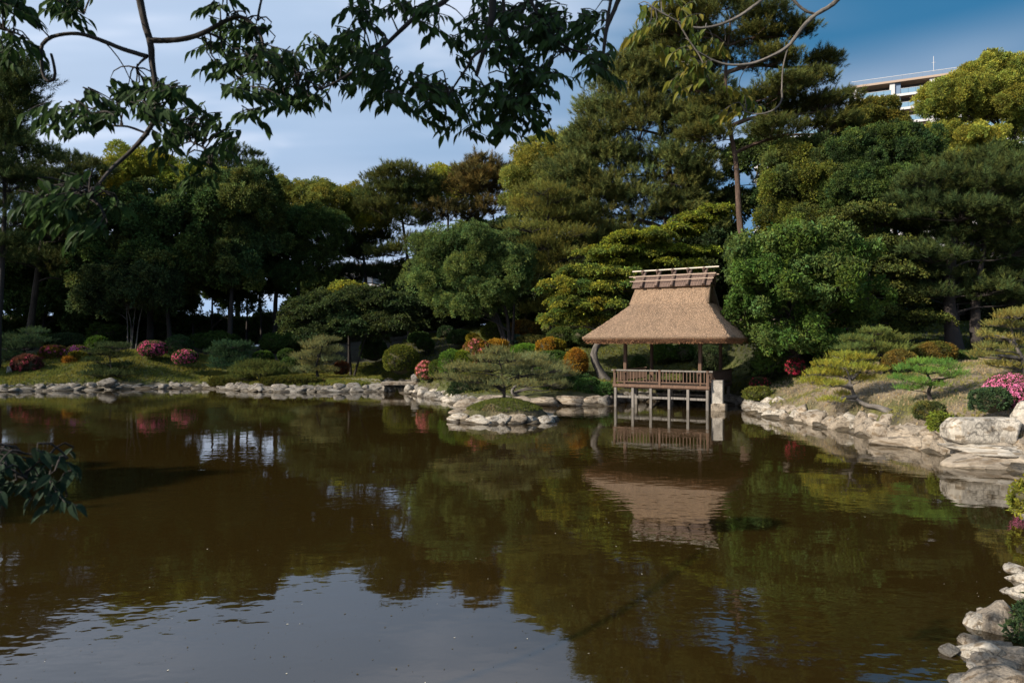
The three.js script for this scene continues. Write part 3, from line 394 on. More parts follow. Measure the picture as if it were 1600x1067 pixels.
  { name: 'evergreen_tree', label: 'dark evergreen deep behind the glossy drooping tree', d: 46, kind: 'broad', ts: 0.6, col: C.dark, ell: [[1280, 420, 60, 50], [1210, 440, 50, 50], [1340, 400, 50, 50], [1250, 500, 60, 30], [1300, 270, 50, 36], [1240, 330, 50, 44], [1370, 320, 56, 44], [1440, 330, 50, 40], [1190, 250, 40, 30]], limbs: 4 },
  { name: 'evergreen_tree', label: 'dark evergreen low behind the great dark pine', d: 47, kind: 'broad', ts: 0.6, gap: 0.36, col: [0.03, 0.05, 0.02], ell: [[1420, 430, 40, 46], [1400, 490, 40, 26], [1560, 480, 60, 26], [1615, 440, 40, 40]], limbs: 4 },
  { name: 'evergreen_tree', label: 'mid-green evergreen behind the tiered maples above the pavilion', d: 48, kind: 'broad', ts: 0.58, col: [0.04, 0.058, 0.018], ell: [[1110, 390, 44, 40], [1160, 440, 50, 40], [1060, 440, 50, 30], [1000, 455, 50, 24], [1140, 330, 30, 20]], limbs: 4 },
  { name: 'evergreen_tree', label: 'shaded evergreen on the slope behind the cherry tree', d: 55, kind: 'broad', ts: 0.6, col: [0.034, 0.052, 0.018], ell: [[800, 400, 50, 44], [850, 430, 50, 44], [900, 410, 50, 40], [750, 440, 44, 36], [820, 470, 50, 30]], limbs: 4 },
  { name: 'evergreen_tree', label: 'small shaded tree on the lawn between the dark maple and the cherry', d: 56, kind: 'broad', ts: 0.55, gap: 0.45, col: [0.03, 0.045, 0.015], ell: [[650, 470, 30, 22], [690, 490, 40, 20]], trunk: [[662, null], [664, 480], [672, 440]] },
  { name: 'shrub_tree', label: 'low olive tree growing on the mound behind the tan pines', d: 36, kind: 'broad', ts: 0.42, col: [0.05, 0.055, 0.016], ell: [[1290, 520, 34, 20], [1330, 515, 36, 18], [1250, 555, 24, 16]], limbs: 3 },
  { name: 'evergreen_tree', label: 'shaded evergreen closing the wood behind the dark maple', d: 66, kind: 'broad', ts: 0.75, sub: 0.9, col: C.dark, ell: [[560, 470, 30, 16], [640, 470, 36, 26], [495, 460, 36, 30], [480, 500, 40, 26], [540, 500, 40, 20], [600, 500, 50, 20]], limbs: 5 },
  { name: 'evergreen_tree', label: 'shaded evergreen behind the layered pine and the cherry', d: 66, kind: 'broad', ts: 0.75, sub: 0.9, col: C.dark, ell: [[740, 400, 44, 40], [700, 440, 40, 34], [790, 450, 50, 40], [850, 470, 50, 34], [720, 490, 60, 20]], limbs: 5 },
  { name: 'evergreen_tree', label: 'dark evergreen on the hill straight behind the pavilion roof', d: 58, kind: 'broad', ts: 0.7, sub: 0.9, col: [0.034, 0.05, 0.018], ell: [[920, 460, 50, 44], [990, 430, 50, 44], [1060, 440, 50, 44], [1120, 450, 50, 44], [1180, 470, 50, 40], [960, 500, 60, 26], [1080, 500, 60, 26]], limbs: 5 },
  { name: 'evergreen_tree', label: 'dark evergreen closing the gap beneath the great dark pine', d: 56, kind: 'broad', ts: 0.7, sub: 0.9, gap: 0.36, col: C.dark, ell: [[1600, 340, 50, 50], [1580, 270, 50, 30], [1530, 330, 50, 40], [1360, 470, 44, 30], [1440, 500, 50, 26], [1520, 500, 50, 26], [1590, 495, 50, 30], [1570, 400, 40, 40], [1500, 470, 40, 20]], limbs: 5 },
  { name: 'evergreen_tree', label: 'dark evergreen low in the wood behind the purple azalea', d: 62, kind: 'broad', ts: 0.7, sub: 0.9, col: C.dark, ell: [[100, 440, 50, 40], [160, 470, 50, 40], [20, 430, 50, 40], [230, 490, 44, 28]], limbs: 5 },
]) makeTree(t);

// dark evergreen hedges along the back of the garden, under the trees
for (const [x0, z0, x1, z1, h, label] of [[-52, -60, -24, -63, 2.9, 'dark hedge along the back of the left wood'], [-24, -63, -4, -67, 3.0, 'dark hedge at the back of the garden behind the dark maple'], [-4, -62, 14, -60, 4.6, 'overgrown dark hedge on the hill behind the layered pine and pavilion'], [14, -52, 34, -50, 4.0, 'dark hedge behind the great dark pine at right']]) {
  const R = rngOf(Math.round(h * 1000 + x0)), y0 = ground((x0 + x1) / 2, (z0 + z1) / 2), o = thing('hedge', label, 'hedge', [x0, y0, z0]), lv = new Copies(), p = V(), u = V(), L = Math.hypot(x1 - x0, z1 - z0), n = Math.round(L * h * 26);
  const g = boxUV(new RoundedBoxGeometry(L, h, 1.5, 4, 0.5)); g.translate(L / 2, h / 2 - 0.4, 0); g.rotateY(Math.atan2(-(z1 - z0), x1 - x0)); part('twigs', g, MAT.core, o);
  for (let i = 0; i < n; i++) { const t = R(), f = R(), x = lerp(x0, x1, t), z = lerp(z0, z1, t), bump = 0.5 * fbm(t * L * 0.8, f * 3, 0, 3, 9); p.set(x, ground(x, z) + h * f * (0.85 + bump * 0.5), z + (R() < 0.75 ? 1 : -1) * (0.55 + bump)); u.set((R() - 0.5), 0.5 * R() + f, 0.8 + 0.3 * R()).normalize(); lv.add(p, u, R() * 6.28, 0.5 * (0.7 + 0.6 * R()), vary(R, C.dark, 0.5, 0.2)); }
  lv.build('leaves', GEO.broad[1], MAT.leaf, o, V(x0, y0, z0));
}

// the wood that goes on outside the picture on the left and shades the left bank
for (const [x, z, h, w, label] of [[-57, -34, 13, 5.5, 'tallest broadleaf tree beyond the left edge, back from the water'], [-30, -3, 11, 5, 'broadleaf tree beyond the left edge on the near bank'], [-52, -47, 17, 6.5, 'tall broadleaf tree beyond the left edge behind the bank'], [-63, -44, 19, 7, 'broadleaf tree beyond the left edge at the back of the wood']]) {
  const y = ground(x, z), e = []; for (let i = 0; i < 6; i++) { const a = i * 1.05; e.push([x + Math.cos(a) * w * 0.55, y + h * (0.42 + 0.1 * (i % 3)), z + Math.sin(a) * w * 0.55, w * 0.55, h * 0.2, w * 0.55]); } e.push([x, y + h * 0.82, z, w * 0.6, h * 0.18, w * 0.6]);
  makeTree({ name: 'camphor_tree', label, d: 40, kind: 'broad', ts: 0.9, sub: 1.3, col: C.camphorDark, limbs: 5, world: e });
}

// ------------------------------------------------------------------ garden pines, trained low with flat needle pads
const NIWA = { niwa: [0.13, 0.16, 0.04], fresh: [0.12, 0.22, 0.04], grey: [0.17, 0.17, 0.065], yellow: [0.24, 0.24, 0.035], dark: [0.055, 0.09, 0.036] };
for (const t of [
  { name: 'garden_pine', label: 'spreading trained pine on the little stone-edged island', d: 24.8, ts: 0.19, sub: 0.36, col: NIWA.grey, bark: 'darkBark', r0: 0.075, deep: 1.0, gap: 0.42, trunk: [[787, 628], [788, 605], [785, 590], [782, 570], [776, 556]], stems: [[[787, 612], [762, 596], [735, 590], [710, 592]], [[786, 600], [806, 592], [832, 585], [850, 588]]], ell: [[776, 551, 26, 6], [758, 562, 24, 6], [800, 562, 30, 7], [832, 572, 28, 7], [720, 577, 32, 7], [765, 578, 34, 7], [808, 583, 30, 7], [735, 594, 34, 7], [700, 592, 22, 5], [778, 600, 26, 6], [850, 592, 28, 6], [822, 602, 24, 5], [755, 607, 22, 5], [868, 580, 20, 5]] },
  { name: 'garden_pine', label: 'pale-branched trained pine on the shore behind the island', d: 31.5, ts: 0.2, sub: 0.4, col: NIWA.grey, bark: 'paleBark', r0: 0.11, deep: 1.2, gap: 0.45, trunk: [[812, 622], [800, 612, -0.2], [812, 598], [828, 586], [834, 570]], stems: [[[828, 586], [850, 583], [872, 592]]], ell: [[836, 560, 30, 6], [808, 570, 26, 6], [862, 572, 30, 6], [880, 585, 22, 5], [845, 588, 26, 6], [860, 600, 24, 5], [820, 596, 22, 5], [872, 604, 22, 5]] },
  { name: 'garden_pine', label: 'yellow-green trained pine whose pale trunk lies along the right mound', d: 22.2, ts: 0.17, sub: 0.34, col: NIWA.yellow, bark: 'paleBark', r0: 0.12, deep: 0.9, trunk: [[1395, 646, -1.6], [1372, 636, -1.0], [1352, 632, -0.4], [1338, 621], [1331, 606], [1328, 590], [1322, 572]], stems: [[[1331, 604], [1310, 600], [1288, 600]], [[1330, 592], [1345, 580], [1358, 572]], [[1338, 620], [1318, 622], [1300, 632]]], ell: [[1318, 558, 24, 5], [1345, 562, 22, 5], [1300, 570, 26, 6], [1335, 575, 30, 6], [1360, 580, 20, 5], [1285, 584, 26, 6], [1320, 588, 24, 5], [1275, 598, 22, 5], [1350, 594, 20, 5], [1300, 602, 20, 4], [1298, 627, 18, 4], [1315, 618, 14, 3]] },
  { name: 'garden_pine', label: 'bright green trained pine with a short dark trunk in front of the tan mound', d: 19.9, ts: 0.15, sub: 0.3, col: NIWA.fresh, r0: 0.075, deep: 0.7, trunk: [[1455, 627], [1452, 612], [1456, 600], [1450, 585], [1444, 572]], stems: [[[1453, 600], [1475, 592], [1495, 588]]], ell: [[1440, 568, 20, 4], [1470, 570, 20, 4], [1415, 578, 20, 4], [1455, 582, 24, 5], [1488, 577, 16, 4], [1500, 586, 14, 4], [1408, 592, 18, 4], [1432, 597, 22, 4], [1425, 608, 20, 4], [1462, 604, 18, 4], [1480, 590, 14, 3]] },
  { name: 'garden_pine', label: 'wide trained pine at the top of the right mound beside the brown domes', d: 25, ts: 0.2, sub: 0.4, col: NIWA.niwa, r0: 0.09, deep: 1, trunk: [[1380, null], [1376, 560], [1370, 545], [1366, 530]], stems: [[[1376, 556], [1395, 548], [1410, 545]]], ell: [[1368, 521, 26, 5], [1340, 532, 26, 5], [1392, 532, 24, 5], [1330, 545, 22, 5], [1365, 543, 30, 6], [1405, 545, 22, 5], [1385, 553, 24, 5], [1345, 555, 18, 4]] },
  { name: 'garden_pine', label: 'twiggy trained pine cut by the right edge of the picture', d: 21, ts: 0.18, sub: 0.36, col: [0.20, 0.185, 0.05], bark: 'paleBark', r0: 0.1, gap: 0.42, deep: 1, limbs: 1, trunk: [[1606, null], [1598, 560], [1586, 535], [1580, 505]], stems: [[[1596, 560], [1570, 556], [1545, 555]], [[1588, 540], [1572, 528], [1555, 524]]], ell: [[1580, 494, 28, 5], [1605, 490, 24, 5], [1562, 508, 24, 5], [1598, 512, 26, 5], [1540, 524, 16, 4], [1575, 530, 24, 5], [1550, 545, 26, 5], [1605, 540, 26, 6], [1575, 558, 28, 6], [1535, 557, 18, 4], [1598, 575, 26, 6], [1560, 572, 22, 4]] },
  { name: 'garden_pine', label: 'tiered trained pine standing tallest on the grassy spit at left', d: 42.6, ts: 0.28, sub: 0.55, col: NIWA.grey, r0: 0.1, deep: 1.2, trunk: [[496, 590], [494, 570], [500, 552], [504, 538]], ell: [[508, 534, 22, 5], [488, 541, 20, 5], [520, 548, 18, 4], [498, 553, 28, 6], [472, 559, 20, 5], [518, 563, 20, 5], [490, 569, 26, 5], [474, 580, 20, 5], [505, 580, 22, 5]] },
  { name: 'garden_pine', label: 'low mounded pine left of the tiered pine on the spit', d: 42.2, ts: 0.28, sub: 0.55, col: [0.08, 0.10, 0.025], r0: 0.09, trunk: [[404, null], [404, 590], [402, 580]], ell: [[398, 571, 26, 5], [425, 574, 26, 5], [378, 580, 22, 5], [408, 583, 32, 6], [438, 584, 22, 5], [372, 590, 18, 4], [430, 592, 24, 4]] },
  { name: 'garden_pine', label: 'trained pine in tiers on the bank in front of the grass mound', d: 43.2, ts: 0.27, sub: 0.5, col: [0.055, 0.075, 0.026], r0: 0.08, trunk: [[174, 591], [173, 575], [171, 560], [172, 548]], ell: [[172, 542, 18, 4], [190, 544, 14, 4], [155, 552, 20, 4], [178, 556, 26, 5], [150, 565, 18, 4], [165, 575, 26, 5], [195, 572, 16, 4], [150, 586, 22, 5], [185, 586, 26, 5]] },
  { name: 'garden_pine', label: 'dark spreading pine at the left edge above the bank', d: 46, ts: 0.3, sub: 0.6, col: NIWA.dark, r0: 0.1, trunk: [[38, null], [38, 550], [34, 535]], ell: [[55, 520, 18, 5], [25, 530, 34, 6], [48, 533, 24, 6], [0, 545, 30, 6], [30, 543, 30, 6], [-15, 560, 34, 6], [15, 556, 24, 5], [5, 575, 24, 5]] },
  { name: 'garden_pine', label: 'bluish-green spreading pine right of the lower pink azalea', d: 44.5, ts: 0.28, sub: 0.55, col: [0.030, 0.062, 0.026], r0: 0.09, trunk: [[362, null], [362, 570], [360, 550]], ell: [[358, 541, 28, 5], [380, 546, 18, 5], [340, 550, 18, 5], [362, 556, 32, 6], [340, 566, 18, 5], [380, 565, 20, 5], [358, 573, 28, 5]] },
]) makeTree({ kind: 'shoot', category: 'tree', clear: 0.1, limbs: 2, rz: 0.95, thick: 0.32, ...t });

// ------------------------------------------------------------------ shrubs: clipped domes, azaleas in flower, loose bushes
function makeShrub(b) {
  const R = rngOf(seedCount++ * 104729), k = b.d / FPX, foot = at(b.px, b.base, b.d), rx = b.w / 2 * k, h = b.h * k, rz = (b.rz ?? 0.92) * rx;
  const o = thing(b.name, b.label, b.category ?? 'shrub', foot.toArray(), b.group), cy = h * (b.lift ?? 0.44), ry = h - cy;
  const knob = (n) => 1 + (b.rough ?? 0.07) * 2 * (n3(n.x * 2.3 + b.px, n.y * 2.3, n.z * 2.3, 5) - 0.5) * 2;
  const core = mergeVertices(new THREE.IcosahedronGeometry(1, 5).deleteAttribute('uv').deleteAttribute('normal')), q = core.attributes.position, n = V();
  for (let i = 0; i < q.count; i++) { n.fromBufferAttribute(q, i); const s = knob(n) * 0.9; q.setXYZ(i, n.x * rx * s, n.y < 0 ? cy + Math.max(-cy - 0.25, n.y * ry * s) : cy + n.y * ry * s, n.z * rz * s); }
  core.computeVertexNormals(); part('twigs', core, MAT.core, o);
  const ts = b.ts ?? clamp(b.d * 0.0042, 0.085, 0.2), area = 2 * Math.PI * rx * Math.max(rx, ry) * 1.5, m = Math.round(clamp(area / (ts * ts) * (b.den ?? 2.6), 200, 6000)), lv = new Copies(), fl = new Copies(), p = V(), u = V();
  for (let i = 0; i < m; i++) {
    ballDir(R, n); if (n.y < -0.55) n.y *= -1; const s = knob(n) * (0.93 + 0.09 * R()) * (1 + (b.shag ?? 0) * (R() - 0.3));
    p.set(n.x * rx * s, cy + n.y * ry * s, n.z * rz * s); if (p.y < 0) continue;
    u.set(n.x / rx, n.y / ry, n.z / rz).normalize().addScaledVector(ballDir(R, dir2), 0.5).normalize();
    const mix = b.col2 && fbm(n.x * 2 + 9, n.y * 2 + n.z * 2 + b.px, 0, 2, 3) > (b.share ?? 0.5) ? b.col2 : b.col;
    lv.add(p, u, R() * 6.28, ts * (0.75 + 0.5 * R()), vary(R, mix, 0.45, 0.25));
    if (b.bloom && R() < b.cover && fbm(n.x * 3 + 5, n.y * 3 + n.z * 3 + b.px, 0, 2, 31) > (b.patch ?? 0.3)) fl.add(p.clone().addScaledVector(u, ts * 0.35), u, R() * 6.28, (b.fs ?? Math.max(0.05, b.d * 0.0021)) * (0.8 + 0.5 * R()), vary(R, b.bloom, 0.4, 0.12));
  }
  lv.build('leaves', GEO.clip[(R() * 2) | 0], MAT.leaf, o);
  if (fl.m.length) fl.build('blossoms', GEO.flower[0], MAT.petal, o);
  return o;
}
const K = { clip: [0.055, 0.105, 0.020], lime: [0.13, 0.175, 0.02], deep: [0.05, 0.09, 0.026], gold: [0.20, 0.165, 0.02], rust: [0.26, 0.125, 0.022], orange: [0.30, 0.175, 0.025], brown: [0.15, 0.105, 0.028], olive: [0.075, 0.08, 0.02] };  // deep: the clip green darkened, shade put into the leaf colour
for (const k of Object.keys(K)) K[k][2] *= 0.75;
const B = { pink: [0.85, 0.15, 0.34], hot: [0.85, 0.24, 0.46], red: [0.55, 0.035, 0.09], purple: [0.38, 0.07, 0.34], dusk: [0.42, 0.08, 0.17], salmon: [0.72, 0.22, 0.24] };
for (const b of [
  // left bank
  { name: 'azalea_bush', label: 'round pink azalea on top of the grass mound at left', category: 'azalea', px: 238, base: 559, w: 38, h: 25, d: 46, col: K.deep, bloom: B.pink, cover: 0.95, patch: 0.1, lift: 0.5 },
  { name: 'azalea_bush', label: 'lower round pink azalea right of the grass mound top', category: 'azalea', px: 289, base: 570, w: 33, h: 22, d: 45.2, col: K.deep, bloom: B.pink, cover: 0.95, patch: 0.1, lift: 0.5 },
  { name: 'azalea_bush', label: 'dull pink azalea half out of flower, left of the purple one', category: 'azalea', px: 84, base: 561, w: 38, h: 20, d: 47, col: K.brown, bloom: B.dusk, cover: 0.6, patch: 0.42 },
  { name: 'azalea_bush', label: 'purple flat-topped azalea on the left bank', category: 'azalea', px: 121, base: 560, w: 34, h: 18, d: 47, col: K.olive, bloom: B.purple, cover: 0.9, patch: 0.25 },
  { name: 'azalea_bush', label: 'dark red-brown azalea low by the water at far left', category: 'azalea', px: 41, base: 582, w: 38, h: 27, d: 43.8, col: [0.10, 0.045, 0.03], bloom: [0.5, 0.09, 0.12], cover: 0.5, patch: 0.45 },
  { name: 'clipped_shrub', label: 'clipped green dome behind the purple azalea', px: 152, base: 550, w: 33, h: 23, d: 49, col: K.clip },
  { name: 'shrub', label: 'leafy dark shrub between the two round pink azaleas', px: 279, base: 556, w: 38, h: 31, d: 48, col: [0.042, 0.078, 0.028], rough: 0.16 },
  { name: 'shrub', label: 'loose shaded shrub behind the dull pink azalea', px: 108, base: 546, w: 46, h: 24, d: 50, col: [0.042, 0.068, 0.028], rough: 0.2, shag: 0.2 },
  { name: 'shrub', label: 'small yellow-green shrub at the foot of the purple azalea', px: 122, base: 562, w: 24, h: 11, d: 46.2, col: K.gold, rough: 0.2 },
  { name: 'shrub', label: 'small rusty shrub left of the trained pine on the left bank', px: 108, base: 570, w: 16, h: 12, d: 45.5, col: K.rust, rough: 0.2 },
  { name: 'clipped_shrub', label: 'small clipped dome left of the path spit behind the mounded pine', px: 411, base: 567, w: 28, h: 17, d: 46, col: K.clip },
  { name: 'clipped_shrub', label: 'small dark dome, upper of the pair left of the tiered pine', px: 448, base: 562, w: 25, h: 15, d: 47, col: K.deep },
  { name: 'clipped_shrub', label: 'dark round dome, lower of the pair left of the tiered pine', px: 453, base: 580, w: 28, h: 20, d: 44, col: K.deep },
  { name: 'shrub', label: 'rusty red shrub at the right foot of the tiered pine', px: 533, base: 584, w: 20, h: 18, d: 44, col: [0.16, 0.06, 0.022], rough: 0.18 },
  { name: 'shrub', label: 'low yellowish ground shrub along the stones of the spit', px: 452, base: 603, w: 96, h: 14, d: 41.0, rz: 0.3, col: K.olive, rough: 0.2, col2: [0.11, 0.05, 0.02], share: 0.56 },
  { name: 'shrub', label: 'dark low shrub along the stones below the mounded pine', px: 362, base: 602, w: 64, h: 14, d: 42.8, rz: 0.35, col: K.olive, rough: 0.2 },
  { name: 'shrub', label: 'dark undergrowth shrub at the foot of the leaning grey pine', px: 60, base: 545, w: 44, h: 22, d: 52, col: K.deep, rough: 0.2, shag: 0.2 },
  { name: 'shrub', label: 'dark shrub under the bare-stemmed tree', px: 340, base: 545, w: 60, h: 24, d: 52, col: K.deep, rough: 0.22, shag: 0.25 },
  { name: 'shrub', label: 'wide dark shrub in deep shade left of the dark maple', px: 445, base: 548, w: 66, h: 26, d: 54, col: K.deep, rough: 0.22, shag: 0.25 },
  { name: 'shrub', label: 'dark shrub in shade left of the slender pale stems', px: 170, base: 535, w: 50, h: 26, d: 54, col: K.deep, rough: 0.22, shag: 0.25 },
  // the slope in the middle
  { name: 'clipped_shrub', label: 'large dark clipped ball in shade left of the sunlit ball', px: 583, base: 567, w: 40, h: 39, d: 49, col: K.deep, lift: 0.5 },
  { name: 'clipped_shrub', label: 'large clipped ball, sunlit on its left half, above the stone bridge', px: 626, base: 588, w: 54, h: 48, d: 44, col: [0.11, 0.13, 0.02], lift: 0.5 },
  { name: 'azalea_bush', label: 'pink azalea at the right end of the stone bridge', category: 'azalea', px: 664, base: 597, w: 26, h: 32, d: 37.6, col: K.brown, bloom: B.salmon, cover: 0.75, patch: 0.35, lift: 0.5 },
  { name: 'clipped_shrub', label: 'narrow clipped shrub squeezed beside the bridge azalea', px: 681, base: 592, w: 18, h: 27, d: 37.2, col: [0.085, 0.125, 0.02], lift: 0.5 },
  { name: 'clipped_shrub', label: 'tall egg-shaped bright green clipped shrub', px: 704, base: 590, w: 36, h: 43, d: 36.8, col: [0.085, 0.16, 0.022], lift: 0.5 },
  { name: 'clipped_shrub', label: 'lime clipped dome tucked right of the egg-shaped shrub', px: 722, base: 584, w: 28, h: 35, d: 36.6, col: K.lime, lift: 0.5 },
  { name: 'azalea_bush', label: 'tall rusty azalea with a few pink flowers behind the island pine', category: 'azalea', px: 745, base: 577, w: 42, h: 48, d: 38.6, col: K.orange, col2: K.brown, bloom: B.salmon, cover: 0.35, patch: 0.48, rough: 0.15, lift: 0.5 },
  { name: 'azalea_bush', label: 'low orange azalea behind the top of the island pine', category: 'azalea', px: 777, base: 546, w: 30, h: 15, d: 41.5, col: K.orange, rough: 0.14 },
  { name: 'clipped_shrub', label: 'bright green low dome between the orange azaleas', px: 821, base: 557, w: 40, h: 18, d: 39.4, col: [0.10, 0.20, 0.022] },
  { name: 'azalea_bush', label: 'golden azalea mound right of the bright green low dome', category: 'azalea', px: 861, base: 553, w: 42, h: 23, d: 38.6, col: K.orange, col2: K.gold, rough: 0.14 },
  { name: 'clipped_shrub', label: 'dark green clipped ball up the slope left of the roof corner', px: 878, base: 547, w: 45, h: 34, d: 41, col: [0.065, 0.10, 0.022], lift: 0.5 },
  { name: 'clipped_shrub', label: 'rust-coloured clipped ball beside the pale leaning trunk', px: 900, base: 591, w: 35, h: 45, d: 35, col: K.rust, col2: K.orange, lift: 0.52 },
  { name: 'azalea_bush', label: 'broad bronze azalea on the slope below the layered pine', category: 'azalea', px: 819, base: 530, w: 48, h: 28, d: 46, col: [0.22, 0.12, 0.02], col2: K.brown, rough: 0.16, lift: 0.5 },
  { name: 'clipped_shrub', label: 'shaded clipped dome below the stems of the cherry tree', px: 718, base: 538, w: 36, h: 21, d: 49, col: [0.045, 0.085, 0.026] },  // darker green stands for the shade on this dome
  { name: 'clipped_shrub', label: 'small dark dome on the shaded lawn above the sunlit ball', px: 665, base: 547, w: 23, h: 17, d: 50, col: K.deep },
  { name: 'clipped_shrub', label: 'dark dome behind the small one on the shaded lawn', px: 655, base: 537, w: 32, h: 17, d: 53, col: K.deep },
  { name: 'clipped_shrub', label: 'dark dome highest on the shaded lawn under the cherry branches', px: 697, base: 528, w: 24, h: 17, d: 54, col: [0.03, 0.06, 0.022] },  // shade is put into this darker leaf colour
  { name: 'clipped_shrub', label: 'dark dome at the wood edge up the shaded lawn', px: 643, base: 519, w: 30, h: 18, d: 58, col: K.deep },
  { name: 'clipped_shrub', label: 'dark flat dome left of the one at the wood edge', px: 615, base: 525, w: 30, h: 16, d: 58, col: [0.044, 0.076, 0.026] },  // leaf green lowered for a dome in shade
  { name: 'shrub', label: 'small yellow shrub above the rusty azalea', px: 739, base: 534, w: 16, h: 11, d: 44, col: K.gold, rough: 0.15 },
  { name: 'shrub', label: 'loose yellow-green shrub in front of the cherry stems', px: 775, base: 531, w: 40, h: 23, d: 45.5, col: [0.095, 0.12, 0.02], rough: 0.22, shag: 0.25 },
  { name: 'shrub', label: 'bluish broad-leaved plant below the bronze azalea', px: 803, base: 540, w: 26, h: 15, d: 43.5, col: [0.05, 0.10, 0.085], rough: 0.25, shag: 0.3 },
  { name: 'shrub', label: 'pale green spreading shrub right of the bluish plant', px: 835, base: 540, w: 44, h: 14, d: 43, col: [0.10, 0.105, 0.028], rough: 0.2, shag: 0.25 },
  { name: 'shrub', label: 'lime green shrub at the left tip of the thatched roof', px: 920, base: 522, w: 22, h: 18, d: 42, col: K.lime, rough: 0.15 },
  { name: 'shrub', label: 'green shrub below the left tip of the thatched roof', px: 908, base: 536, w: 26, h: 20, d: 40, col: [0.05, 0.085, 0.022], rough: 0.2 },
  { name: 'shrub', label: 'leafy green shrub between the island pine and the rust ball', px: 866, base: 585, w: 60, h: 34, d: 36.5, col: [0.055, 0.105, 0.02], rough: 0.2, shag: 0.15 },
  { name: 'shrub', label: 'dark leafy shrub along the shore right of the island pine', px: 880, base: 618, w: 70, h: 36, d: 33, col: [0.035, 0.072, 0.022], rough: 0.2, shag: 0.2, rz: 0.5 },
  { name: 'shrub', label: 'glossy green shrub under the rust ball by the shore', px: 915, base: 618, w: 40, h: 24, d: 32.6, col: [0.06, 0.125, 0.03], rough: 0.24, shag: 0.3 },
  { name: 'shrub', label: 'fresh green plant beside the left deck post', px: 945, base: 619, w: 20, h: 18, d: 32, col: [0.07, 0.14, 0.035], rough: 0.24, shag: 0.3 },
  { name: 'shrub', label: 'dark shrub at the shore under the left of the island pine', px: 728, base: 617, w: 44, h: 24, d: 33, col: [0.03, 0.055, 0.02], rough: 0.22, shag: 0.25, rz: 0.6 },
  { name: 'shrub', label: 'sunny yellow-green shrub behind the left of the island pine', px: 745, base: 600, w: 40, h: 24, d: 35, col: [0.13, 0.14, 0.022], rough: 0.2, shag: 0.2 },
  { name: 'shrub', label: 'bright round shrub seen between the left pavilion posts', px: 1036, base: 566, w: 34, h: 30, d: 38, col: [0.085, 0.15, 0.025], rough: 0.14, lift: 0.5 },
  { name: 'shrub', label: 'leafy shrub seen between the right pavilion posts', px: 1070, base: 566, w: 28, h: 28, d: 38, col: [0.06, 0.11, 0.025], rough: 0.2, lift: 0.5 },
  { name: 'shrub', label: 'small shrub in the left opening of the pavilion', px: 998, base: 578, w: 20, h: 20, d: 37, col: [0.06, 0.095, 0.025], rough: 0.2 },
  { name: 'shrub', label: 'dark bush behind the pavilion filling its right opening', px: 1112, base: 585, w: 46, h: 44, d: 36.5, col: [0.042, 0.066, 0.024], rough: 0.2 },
  // the right bank
  { name: 'azalea_bush', label: 'red azalea on the shaded slope right of the pavilion', category: 'azalea', px: 1243, base: 589, w: 26, h: 28, d: 29.4, col: [0.05, 0.05, 0.02], bloom: B.red, cover: 0.8, patch: 0.3, lift: 0.5 },
  { name: 'azalea_bush', label: 'small red azalea low in the cove beside the stone pier', category: 'azalea', px: 1187, base: 606, w: 28, h: 15, d: 29.2, col: [0.04, 0.045, 0.018], bloom: B.red, cover: 0.6, patch: 0.35 },
  { name: 'shrub', label: 'yellow-green shrub at the tip of the right bank below the red azalea', px: 1184, base: 624, w: 38, h: 18, d: 28.2, col: [0.10, 0.115, 0.022], rough: 0.2, shag: 0.2 },
  { name: 'shrub', label: 'dark bush in the cove behind the red azaleas', px: 1205, base: 596, w: 50, h: 34, d: 31.5, col: [0.04, 0.06, 0.024], rough: 0.22, shag: 0.2 },
  { name: 'shrub', label: 'dark bush on the shaded slope under the drooping tree', px: 1255, base: 572, w: 50, h: 34, d: 31.5, col: [0.042, 0.064, 0.022], rough: 0.22, shag: 0.2 },
  { name: 'clipped_shrub', label: 'larger brownish clipped dome on top of the right mound', px: 1459, base: 566, w: 61, h: 31, d: 25.6, col: K.brown, col2: K.olive },
  { name: 'clipped_shrub', label: 'smaller olive-brown dome in front of the larger on the right mound', px: 1405, base: 578, w: 46, h: 30, d: 24.4, col: [0.12, 0.10, 0.022], col2: K.brown },
  { name: 'clipped_shrub', label: 'dark low dome right of the brownish domes', px: 1506, base: 570, w: 34, h: 20, d: 26, col: K.deep },
  { name: 'azalea_bush', label: 'pink azalea in full bloom at the right edge above the boulder', category: 'azalea', px: 1588, base: 640, w: 92, h: 52, d: 17.4, col: [0.06, 0.07, 0.022], bloom: B.hot, cover: 0.85, patch: 0.22, rough: 0.1 },
  { name: 'shrub', label: 'dark glossy green shrub in front of the blooming azalea', px: 1547, base: 646, w: 52, h: 38, d: 16.6, col: [0.042, 0.078, 0.032], rough: 0.14, ts: 0.1, lift: 0.5 },
  { name: 'shrub', label: 'olive shrub on the mound left of the boulder', px: 1452, base: 660, w: 42, h: 31, d: 17.8, col: [0.10, 0.10, 0.025], col2: [0.05, 0.065, 0.02], rough: 0.16, lift: 0.5 },
  { name: 'shrub', label: 'yellow-green leafy plant at the left foot of the boulder', px: 1469, base: 672, w: 26, h: 22, d: 17.1, col: [0.13, 0.165, 0.022], rough: 0.26, shag: 0.4, ts: 0.12 },
  { name: 'shrub', label: 'yellow-green plant leaning in over the water at the right edge', px: 1622, base: 806, w: 60, h: 46, d: 10.4, col: [0.14, 0.15, 0.02], rough: 0.25, shag: 0.4, ts: 0.1 },
  { name: 'shrub', label: 'dark green creeping shrub in the lower right corner', px: 1634, base: 1060, w: 84, h: 110, d: 6.2, col: [0.04, 0.07, 0.026], rough: 0.2, shag: 0.35, ts: 0.07 },
]) makeShrub(b);

